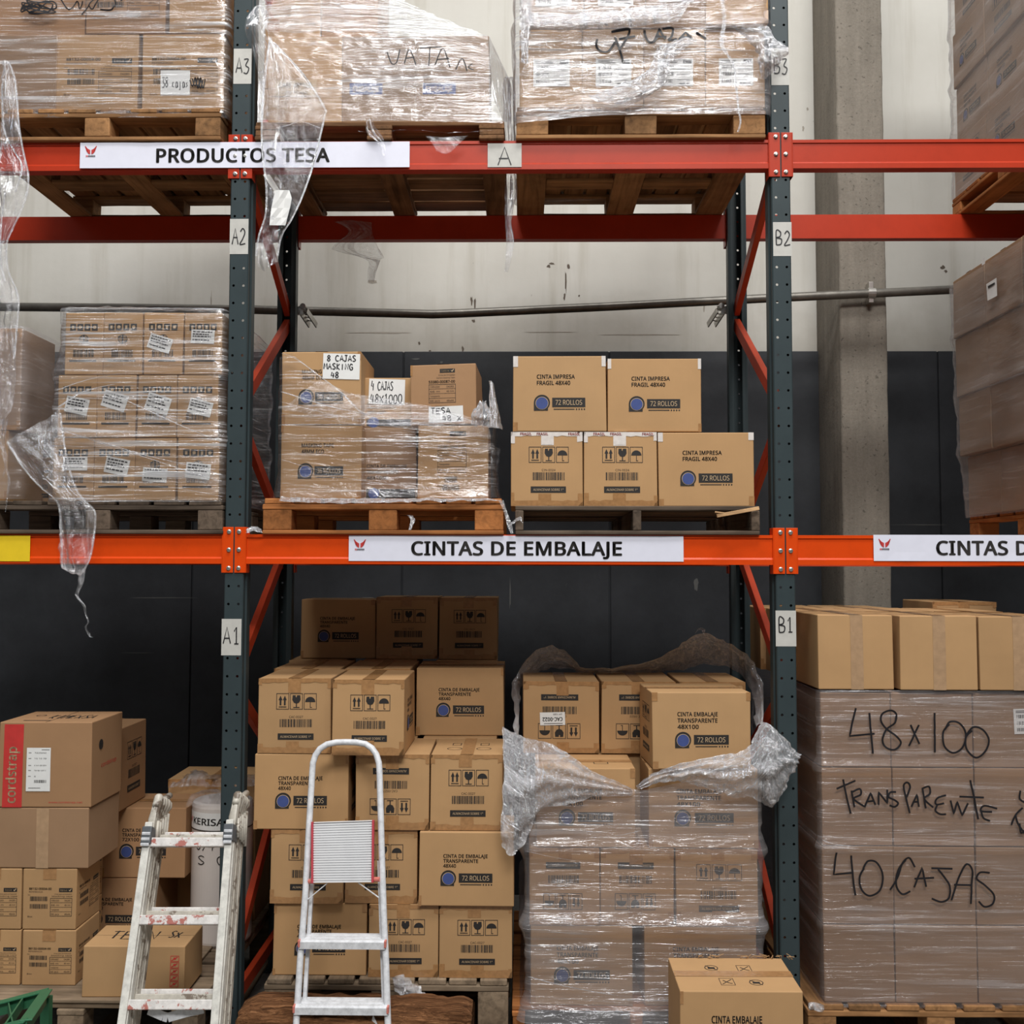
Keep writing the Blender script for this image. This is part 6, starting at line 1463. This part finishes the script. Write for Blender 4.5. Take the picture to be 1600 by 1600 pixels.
# -- right stack of plain cartons lettered by hand
Yr = .0
zv0 = ZP(1567, Yr, 1400)
pallet('wooden floor pallet under the hand-lettered stack at right', XP(1262, Yr-.02, 1590), XP(1262, Yr-.02, 1590)+1.0, Yr-.02, 1.2, .0005, zv0, 'wood', 'y', 7, 'y', bw=.11, tb=.022)
zv = [zv0]+[ZP(p, Yr, 1400) for p in (1445, 1322, 1199, 1082, 960)]
G = 'plain cartons of the hand-lettered stack'
cx4 = ((1285, 1395), (1396.5, 1523), (1524.5, 1652))
for r in range(4):
    for k, (a, c) in enumerate(cx4):
        carton('wrapped plain carton of the hand-lettered stack, %s, %s' % (('bottom row', 'row reading 40 CAJAS', 'row reading TRANSPARENTE', 'row reading 48x100')[r], ('left', 'middle', 'right')[k]),
               a, c, zv[r]+.001, zv[r+1]-.001, Yr+.0, .385, None, G, py=1330, tape=None, mat='card_d', stick=((.50, .46, .96, .80, .03, lab_ship),) if (r, k) == (3, 2) else ())
    carton('wrapped plain carton on the shadowed left flank of the hand-lettered stack, %s' % ('bottom', 'second row', 'third row', 'fourth row')[r], 1268, 1380, zv[r]+.001, zv[r+1]-.001, .39, .385, None, G, py=1330, tape=None, mat='card_d')
for k, (a, c) in enumerate(((1277.5, 1396), (1406, 1527), (1530, 1652))):
    carton('unwrapped plain carton in the top front row of the hand-lettered stack, %s' % ('left', 'middle', 'right')[k], a, c, zv[4]+.012, zv[5]-.001-.002*k, Yr-.01-.012*(k > 0), .385, None, G, py=1020,
           stick=(), tape='strip')
    for j in (1, 2):
        Yj = Yr+.39*j
        X0 = XP(a, Yr, 1020)-.02*j+(.17 if j == 2 and k == 2 else 0)
        carton('unwrapped plain carton in the top %s row of the hand-lettered stack, %s' % (('', 'second', 'rear')[j], ('left', 'middle', 'right')[k]), 0, 0, zv[4]+.012, zv[5]-.001-.002*j+(.03 if j == 2 and k == 2 else 0), Yj, .38, None, G, X=(X0, X0+.29))
xl = XP(1282, Yr, 1330)
mb, fr = wrap(xl, xl+1.0, Yr-.008, 1.16, zv0-.012, zv[4]+.01, amp=.005, base=.004, seed=13, slant=.04, rows=((zv[1], .008, .02), (zv[2], .013, .022), (zv[3], .020, .022)))
px = Px(mb, fr, -.018)
A = lambda L: [(x/4+1200, y/4+900) for x, y in L]
Bq = lambda L: [(x/4+1200, y/4+1220) for x, y in L]
for st, sm in (
    (A([(548, 825), (530, 900), (510, 1000), (665, 985)]), 0), (A([(632, 855), (655, 1110)]), 0),
    (A([(800, 900), (800, 860), (765, 840), (715, 860), (705, 905), (740, 955), (800, 1000), (830, 1045), (790, 1085), (735, 1070), (715, 1020), (740, 960), (790, 920), (800, 880)]), 1),
    (A([(890, 930), (945, 1050)]), 0), (A([(942, 930), (880, 1062)]), 0), (A([(1040, 855), (1042, 1102)]), 0),
    (A([(1132, 925), (1095, 975), (1100, 1060), (1155, 1105), (1215, 1070), (1235, 985), (1195, 920), (1135, 912), (1105, 960)]), 1),
    (A([(1275, 965), (1235, 1010), (1242, 1085), (1300, 1135), (1360, 1090), (1378, 1020), (1340, 960), (1280, 945), (1235, 1000)]), 1),
    (Bq([(428, 50), (545, -2)]), 0), (Bq([(468, -10), (490, 100), (516, 205)]), 0), (Bq([(520, 60), (540, 165)]), 0), (Bq([(520, 72), (572, 50), (578, 85), (535, 112), (600, 160)]), 1),
    (Bq([(602, 165), (640, 75), (670, 150)]), 0), (Bq([(615, 130), (662, 124)]), 0), (Bq([(690, 150), (690, 70), (745, 140), (745, 55)]), 0),
    (Bq([(800, 70), (765, 72), (752, 100), (790, 120), (812, 140), (790, 162), (758, 152)]), 1), (Bq([(885, 202), (862, 110), (848, 30), (870, 10), (888, 40), (865, 102)]), 1),
    (Bq([(895, 162), (930, 85), (942, 162)]), 0), (Bq([(905, 132), (942, 130)]), 0), (Bq([(985, 172), (965, 45)]), 0), (Bq([(962, 50), (1005, 36), (1012, 80), (975, 112), (1032, 166)]), 1),
    (Bq([(1112, 90), (1062, 105), (1045, 130), (1055, 148), (1100, 140)]), 1), (Bq([(1058, 150), (1045, 185), (1075, 208), (1112, 208)]), 1),
    (Bq([(1140, 122), (1160, 205), (1182, 130), (1212, 216), (1250, 140)]), 0), (Bq([(1262, -5), (1290, 120), (1312, 240)]), 0), (Bq([(1195, 98), (1348, 104)]), 0),
    (Bq([(1432, 174), (1352, 156), (1330, 188), (1400, 194)]), 1), (Bq([(1332, 190), (1345, 232), (1386, 250)]), 1),
    (Bq([(425, 445), (410, 585), (522, 574)]), 0), (Bq([(518, 465), (530, 600), (546, 716)]), 0), (Bq([(600, 545), (572, 600), (585, 680), (635, 718), (700, 680), (716, 590), (680, 512), (625, 502), (592, 550)]), 1),
    (Bq([(762, 682), (808, 605), (840, 515), (880, 480), (918, 540)]), 1), (Bq([(862, 492), (812, 560), (800, 650), (838, 708), (890, 690)]), 1), (Bq([(912, 665), (962, 542), (988, 662)]), 0), (Bq([(915, 612), (1038, 606)]), 0),
    (Bq([(1020, 546), (1152, 549)]), 0), (Bq([(1062, 552), (1108, 610), (1136, 660), (1130, 730), (1082, 756), (1022, 735)]), 1), (Bq([(1145, 746), (1198, 590), (1240, 520), (1276, 560), (1272, 660), (1266, 768)]), 1), (Bq([(1162, 650), (1268, 652)]), 0),
    (Bq([(1385, 575), (1325, 572), (1305, 612), (1358, 655), (1412, 715), (1402, 768), (1352, 786), (1315, 752)]), 1),
    (Bq([(1575, 60), (1572, 112), (1605, 136)]), 1), (Bq([(1592, 168), (1545, 215), (1518, 276)]), 1), (Bq([(1545, 215), (1562, 270), (1605, 332)]), 1), (Bq([(1570, 265), (1580, 325), (1610, 300)]), 1)):
    px.pen(st, 3.0, 6, bool(sm))
fR = film(mb, 'stretch_film', 'film around the right floor stack lettered 48x100 TRANSPARENTE 40 CAJAS', 'film_k')
gathered((([(1284, 1326), (1340, 1322), (1420, 1318), (1530, 1306)], 3.5), ([(1286, 1312), (1300, 1318), (1330, 1322)], 5), ([(1400, 1192), (1460, 1190), (1530, 1196)], 4)), -.028, fR, 'film_w', 37)
b = psheet([[(1262, 1568, -.04), (1272, 1566, -.05), (1288, 1570, -.04)], [(1264, 1578, -.04), (1276, 1580, -.06), (1287, 1582, -.04)]], nu=8, nv=6, amp=.012, freq=40, seed=71)
loose(b, 'film_w', fR)

# -- loose carton on the floor in front
Yf = -.48
def ftop(F):
    for u, v, t in ((.34, .68, 0), (.62, .66, 1), (.42, .27, 1), (.66, .25, 0)):
        if t: F.frame(u-.06, v-.1, u+.06, v+.1, .002, INK); F.stroke([(u-.045, v-.07), (u+.045, v+.07)], .003, INK); F.stroke([(u-.03, v+.04), (u+.01, v-.03), (u+.04, v-.05)], .004, INK)
        else: F.ring(u, v, .024, .003, INK); F.rect(u-.03, v-.03, u+.03, v+.02, INK); F.stroke([(u-.045, v+.07), (u+.045, v-.07)], .003, INK)
fb = carton('loose 48X100 carton on the floor before the wrapped stack, bottom right', 1063, 1256, .001, ZP(1548, Yf, 1150), Yf, .30, 'rollos', None, py=1570, voff=.075, top=ftop, lines=('CINTA EMBALAJE', 'TRANSPARENTE', '48X100'), big=True, seam='x', tape='brown')
b = MB(); zf_ = ZP(1548, Yf, 1150)
rr = random.Random(9)
for k in range(26):
    x = XP(1075, -.2, 1495)+rr.random()*.42
    b.tube([V3((x, -.185, zf_-.004)), V3((x+rr.uniform(-.012, .012), -.19, zf_+rr.uniform(.004, .013))), V3((x+rr.uniform(-.03, .03), -.185+rr.uniform(-.01, .01), zf_+rr.uniform(.002, .018)))], .0012, 4)
b.build('torn_edge', M['card'], fb)

# ================================================================== in front of the rack
# -- rough timber baulk lying on the floor
Yg = -.25
x0, x1 = XP(368, Yg-.09, 1580), XP(737, Yg-.09, 1580); zg = ZP(1566, Yg-.04, 550)
b = MB(); n = 44
for i in range(n+1):
    t = i/n; x = x0+(x1-x0)*t
    for k in range(20):
        a = 2*math.pi*k/20; ca, sa = math.cos(a), math.sin(a)
        e = .42; sx = math.copysign(abs(ca)**e, ca); sz = math.copysign(abs(sa)**e, sa)
        q = V3((x*9, ca*3, sa*3)); nz = noise.noise(q)*.014+noise.noise(V3((x*26, ca*7, sa*7)))*.009
        tap = 1-.18*max(0, 1-t/.05)-.10*max(0, 1-(1-t)/.04)
        b.v.append(V3((x+(.012*noise.noise(V3((ca*4, sa*4, 2))) if i in (0, n) else 0), Yg+sx*(.095+nz)*tap, max(.001, zg/2+sz*(zg/2-.006+nz)*tap-.004*t))))
for i in range(n):
    for k in range(20): b.f.append((i*20+k, i*20+(k+1) % 20, (i+1)*20+(k+1) % 20, (i+1)*20+k)); b.m.append(0)
b.f += [tuple(range(20)), tuple(reversed(range(n*20, n*20+20)))]; b.m += [0, 0]
tag(b.build('timber_baulk', M['log'], None, True), 'rough split timber baulk lying on the floor behind the step ladder', 'timber')
# crumpled film between pallet and timber
b = psheet([[(612, 1528, -.02), (630, 1522, -.03), (645, 1530, -.02)], [(615, 1545, -.03), (640, 1542, -.06), (660, 1548, -.03)], [(625, 1555, -.05), (650, 1558, -.09), (672, 1560, -.05)]], nu=10, nv=8, amp=.02, freq=30, seed=81)
tag(b.build('film_scrap', M['film_w'], None, True), 'crumpled clear film scrap between the grey floor pallet and the timber', 'film scrap')

# -- folded aluminium step ladder leaning on the cartons
def rail_pt(px, py, Y): return P(px, py, Y)
yt, yb = -.085, -.42               # depth of the top arch and of the feet
zt_ = ZP(1160, yt, 540)
def yz(z): return yb+(yt-yb)*z/zt_
def SL(px, py):
    Y = -.3
    for _ in range(8):
        q = P(px, py, Y); Y = yz(q.z)
    return P(px, py, Y)
sl = empty('step_ladder', SL(535, 1627)*1.0); sl.location.z = 0; sl.location.y = yb
tag(sl, 'small aluminium step ladder with a folded-up white platform', 'step ladder')
def to_floor(a, c):
    d = c-a; return a+d*((a.z-.012)/(a.z-c.z))
Lp = [SL(463, 1598), SL(469, 1500), SL(477, 1400), SL(483, 1290), SL(488, 1205)]
Rp = [SL(606, 1598), SL(603, 1500), SL(600, 1440), SL(597, 1350), SL(593, 1205)]
arch = [SL(x, y) for x, y in ((489, 1192), (493, 1180), (500, 1170), (511, 1163), (525, 1160), (540, 1159.5), (556, 1160), (571, 1162.5), (581, 1169), (588, 1179), (592, 1192))]
lf = to_floor(Lp[1], Lp[0]); rf = to_floor(Rp[1], Rp[0])
b = MB(); b.tube([lf]+Lp+arch+list(reversed(Rp))+[rf], .0118, 12)
b.build('front_frame', M['alu'], sl, True)
b = MB()
for pts, f_ in ((Lp, lf), (Rp, rf)):
    s_ = 1 if pts is Lp else -1
    off = V3((s_*.016, .045, 0))
    b.bar(f_+off, pts[3]+off, .014, .020, (0, 1, 0))
b.build('rear_frame', M['alu'], sl)
for f_ in (lf, rf):
    for o_ in (V3((0, 0, 0)),):
        c = MB(); c.box(f_+V3((-.016, -.018, -.0115)), f_+V3((.016, .018, .02)), 0, .003); c.build('rubber_foot', M['greyplastic'], sl)
def step(pyt, pxl, pxr, pym):
    a, c = SL(pxl, pym), SL(pxr, pym); z = a.z; y0 = a.y-.022; x0, x1 = a.x, c.x
    mb = MB(); dz = .030; D = .085
    prof = [(y0, z-.012), (y0, z+.012), (y0+.006, z+.014)]
    for k in range(3):
        u = y0+.006+k*.026
        prof += [(u+.002, z+.017), (u+.022, z+.017), (u+.024, z+.013), (u+.026, z+.013)]
    prof += [(y0+D, z+.013), (y0+D, z-.012), (y0+D-.003, z-.012), (y0+D-.003, z+.009), (y0+.004, z+.009), (y0+.004, z-.012)]
    mb.prism(prof, x0, x1, 'x'); st = mb.build('step', M['alu'], sl)
    e = MB()
    for x in (x0, x1): e.box((x-.004, y0-.003, z-.006), (x+.004, y0+D*.7, z+.018), 0, .002)
    e.build('end_cap', M['pinkplastic'], st)
    return x0, x1, y0, z
s1 = step(1455, 469, 603, 1474); s2 = step(1551, 461, 607, 1576)
b = MB()
for xx, sg in ((s2[0]+.03, 1), (s2[1]-.03, -1)):
    b.bar(V3((xx+sg*.035, s2[2]+.03, s2[3]-.012)), V3((xx-sg*.02, s2[2]+.01, s2[3]-.12)), .003, .014)
b.build('step_brace', M['alu'], sl)
# platform folded upright
pa, pb, pc, pd = SL(491, 1377), SL(582, 1376), SL(583, 1281), SL(491, 1284)
mb = MB(); off = V3((0, -.018, 0)); n = 24
for k in range(n):
    t0, t1 = k/n, (k+.5)/n
    for lo, hi, dep in ((t0, t1, .0), (t1, (k+1)/n, .0045)):
        q = [pa.lerp(pd, lo)+off, pb.lerp(pc, lo)+off, pb.lerp(pc, hi)+off, pa.lerp(pd, hi)+off]
        q = [p+V3((0, dep, 0)) for p in q]; mb.quad(*q)
q = [pa+off, pb+off, pc+off, pd+off]; bk_ = [p+V3((0, .014, 0)) for p in q]
mb.quad(bk_[1], bk_[0], bk_[3], bk_[2]); 
for i in range(4): mb.quad(q[(i+1) % 4], q[i], bk_[i], bk_[(i+1) % 4])
pf = mb.build('platform', M['whiteplate'], sl)
for a, c, s_ in ((pa, pd, -1), (pb, pc, 1)):
    mb = MB(); mb.bar(a+off+V3((s_*.003, .004, -.003)), c+off+V3((s_*.003, .004, .003)), .0075, .022, (0, 1, 0))
    mb.build('side_trim', M['redplastic'], pf)
mb = MB()
for a, c in (((481, 1377), (492, 1376)), ((582, 1374), (594, 1373))):
    mb.tube([SL(*a), SL(*c)+V3((0, -.008, 0))], .0085, 10)
mb.build('hinge', M['pinkplastic'], sl)
mb = MB(); mb.bar(SL(512, 1379)+V3((0, -.006, 0)), SL(481, 1405)+V3((0, -.002, 0)), .003, .008, (0, 1, 0)); mb.bar(SL(560, 1378)+V3((0, -.006, 0)), SL(592, 1402)+V3((0, -.002, 0)), .003, .008, (0, 1, 0))
mb.build('stay', M['alu'], sl)

# -- old jointed aluminium ladder, folded, standing at left
def LL(px, py, k=0.0):
    """on the leaning plane of the front section (k pushes back)"""
    Y = -.6
    for _ in range(10):
        q = P(px, py, Y); Y = -.86+.43*q.z+k
    return P(px, py, Y)
ld = empty('folding_ladder', (LL(260, 1600).x, -.75, 0))
tag(ld, 'old paint-spattered jointed aluminium ladder, folded, before the left upright', 'ladder')
dirn = (LL(232, 1300)-LL(190, 1600)).normalized()
def floor_of(p, d): return p-d*((p.z-.012)/d.z)
tops = []
for nm, tp, bt in (('l', (234, 1300), (193, 1598)), ('r', (361, 1296), (338, 1598))):
    a, c = LL(*tp), LL(*bt); d = (a-c).normalized(); f_ = floor_of(c, d); tops.append((a, d, f_))
    for k, (oy, ox, w_, m_) in enumerate(((0, 0, .026, 'alu_old'), (.056, .003, .022, 'alu_grime'), (.110, .004, .022, 'alu_grime'))):
        o_ = V3((ox, oy*.92, 0)); mb = MB()
        mb.bar(floor_of(f_+o_, d), a+d*(.03 if k < 2 else -.005)+o_, w_, .046, (1, 0, 0) if 0 else (0, 1, .4), 0, .003)
        # groove on the flank
        sg = 1
        mb.bar(floor_of(f_+o_, d)+V3((w_/2, 0, .02)), a+o_+V3((w_/2, 0, 0)), .004, .012, (0, 1, .4), 0, .001)
        mb.build('rail', M[m_], ld)
        fo = MB(); q = floor_of(f_+o_, d); fo.box(q+V3((-.017, -.028, -.0115)), q+V3((.017, .028, .03)), 0, .003); fo.build('rubber_foot', M['greyplastic'], ld)
    # lock collar
    mb = MB(); q = a-d*.012
    mb.bar(q-d*.030+V3((0, -.004, 0)), q+d*.028+V3((0, -.004, 0)), .034, .058, (0, 1, .4), 0, .004)
    for k in range(3): mb.bar(q+d*(-.02+.018*k)+V3((-.014, -.036, 0)), q+d*(-.02+.018*k)+V3((.014, -.036, 0)), .007, .009, (0, 0, 1), 1)
    mb.build('lock_collar', [M['greyplastic'], M['alu']], ld)
    # hinge head: stacked plates and rounded knuckle
    hd = MB()
    for k, (oy, hh) in enumerate(((.004, .128), (.034, .112), (.064, .104), (.094, .092), (.116, .08))):
        o_ = V3((.004, oy, 0)); base = a+d*.02+o_; tip = a+d*hh+o_+V3((.010, 0, 0))
        hd.tube([base-d*.02, base+d*.02, base.lerp(tip, .5), tip-d*.022, tip-d*.008, tip-d*.002, tip], [.013, .016, .0145, .0165, .0145, .009, .003], 12)
        hd.bar(base-d*.03+V3((-.013, 0, 0)), tip-d*.045+V3((-.013, 0, 0)), .007, .024, (0, 1, .4), 0, .002)
        hd.bar(base-d*.03+V3((.004, -.014, 0)), tip-d*.03+V3((.0, -.014, 0)), .012, .005, (0, 1, .4), 0, .001)
    hd.tube([a+d*.095+V3((.012, -.016, 0)), a+d*.095+V3((.012, .13, 0))], .011, 12)
    for k in range(5): hd.tube([a+d*.035+V3((.020, .01+.026*k, 0)), a-d*(.03+.014*k)+V3((.022, .015+.026*k, 0))], .006, 8)
    hd.build('hinge_head', M['alu_grime'], ld, True)
for py, k0 in ((1316, 0), (1437, 1), (1569, 2)):
    (a, d, f_), (a2, d2, f2) = tops
    t = LL(234-(py-1300)*.138, py); t2 = LL(361-(py-1300)*.076, py)
    for k, (oy, dz, m_) in enumerate(((-.004, 0, 'alu_red'), (.056, -.010, 'alu_grime'), (.110, -.020, 'alu_red'))):
        o_ = V3((0, oy*.92, dz*.4)); mb = MB()
        mb.bar(t+o_+V3((.010, 0, 0)), t2+o_+V3((-.010, 0, 0)), .030, .030, (0, 1, .42) if 0 else (0, .4, 1), 0, .003)
        mb.build('rung', M[m_], ld)
# bent tie plate under the lowest rung
mb = MB(); q = [LL(x, y, .02) for x, y in ((232, 1578), (255, 1588), (262, 1590), (290, 1582), (318, 1576))]
for a, c in zip(q[:-1], q[1:]): mb.bar(a, c, .004, .03, (0, 0, 1))
mb.build('tie_plate', M['alu'], ld)

# -- corner of a green steel trolley at bottom left
Yt = -.75
g = empty('steel_trolley', P(0, 1627, Yt)); g.location.z = 0
tag(g, 'green steel trolley frame cut off by the bottom left corner', 'trolley')
def gp(px, py, Y): return P(px, py, Y)
c0 = gp(73, 1557, -.45); c1 = gp(-60, 1592, -.45); n0 = gp(40, 1606, -.95); n1 = gp(-90, 1640, -.95)
mb = MB()
for a, c in ((c0, c1), (c0, n0), (n0, n1)): mb.bar(a, c, .006, .045, (0, 0, 1)); mb.bar(a+V3((0, 0, .021)), c+V3((0, 0, .021)), .035, .005, (0, 0, 1))
fr_ = mb.build('frame', M['green'], g)
mb = MB(); mb.bar(c0.lerp(c1, .28), n0.lerp(n1, .28), .006, .036); mb.bar(c0.lerp(c1, .45), n0.lerp(n1, .15), .005, .03); mb.build('cross_member', M['green'], g)
for q in (c0, c1, n0, n1):
    mb = MB(); mb.bar(V3((q.x, q.y, 0.001)), q, .03, .03, (0, 1, 0)); mb.build('leg', M['green'], g)
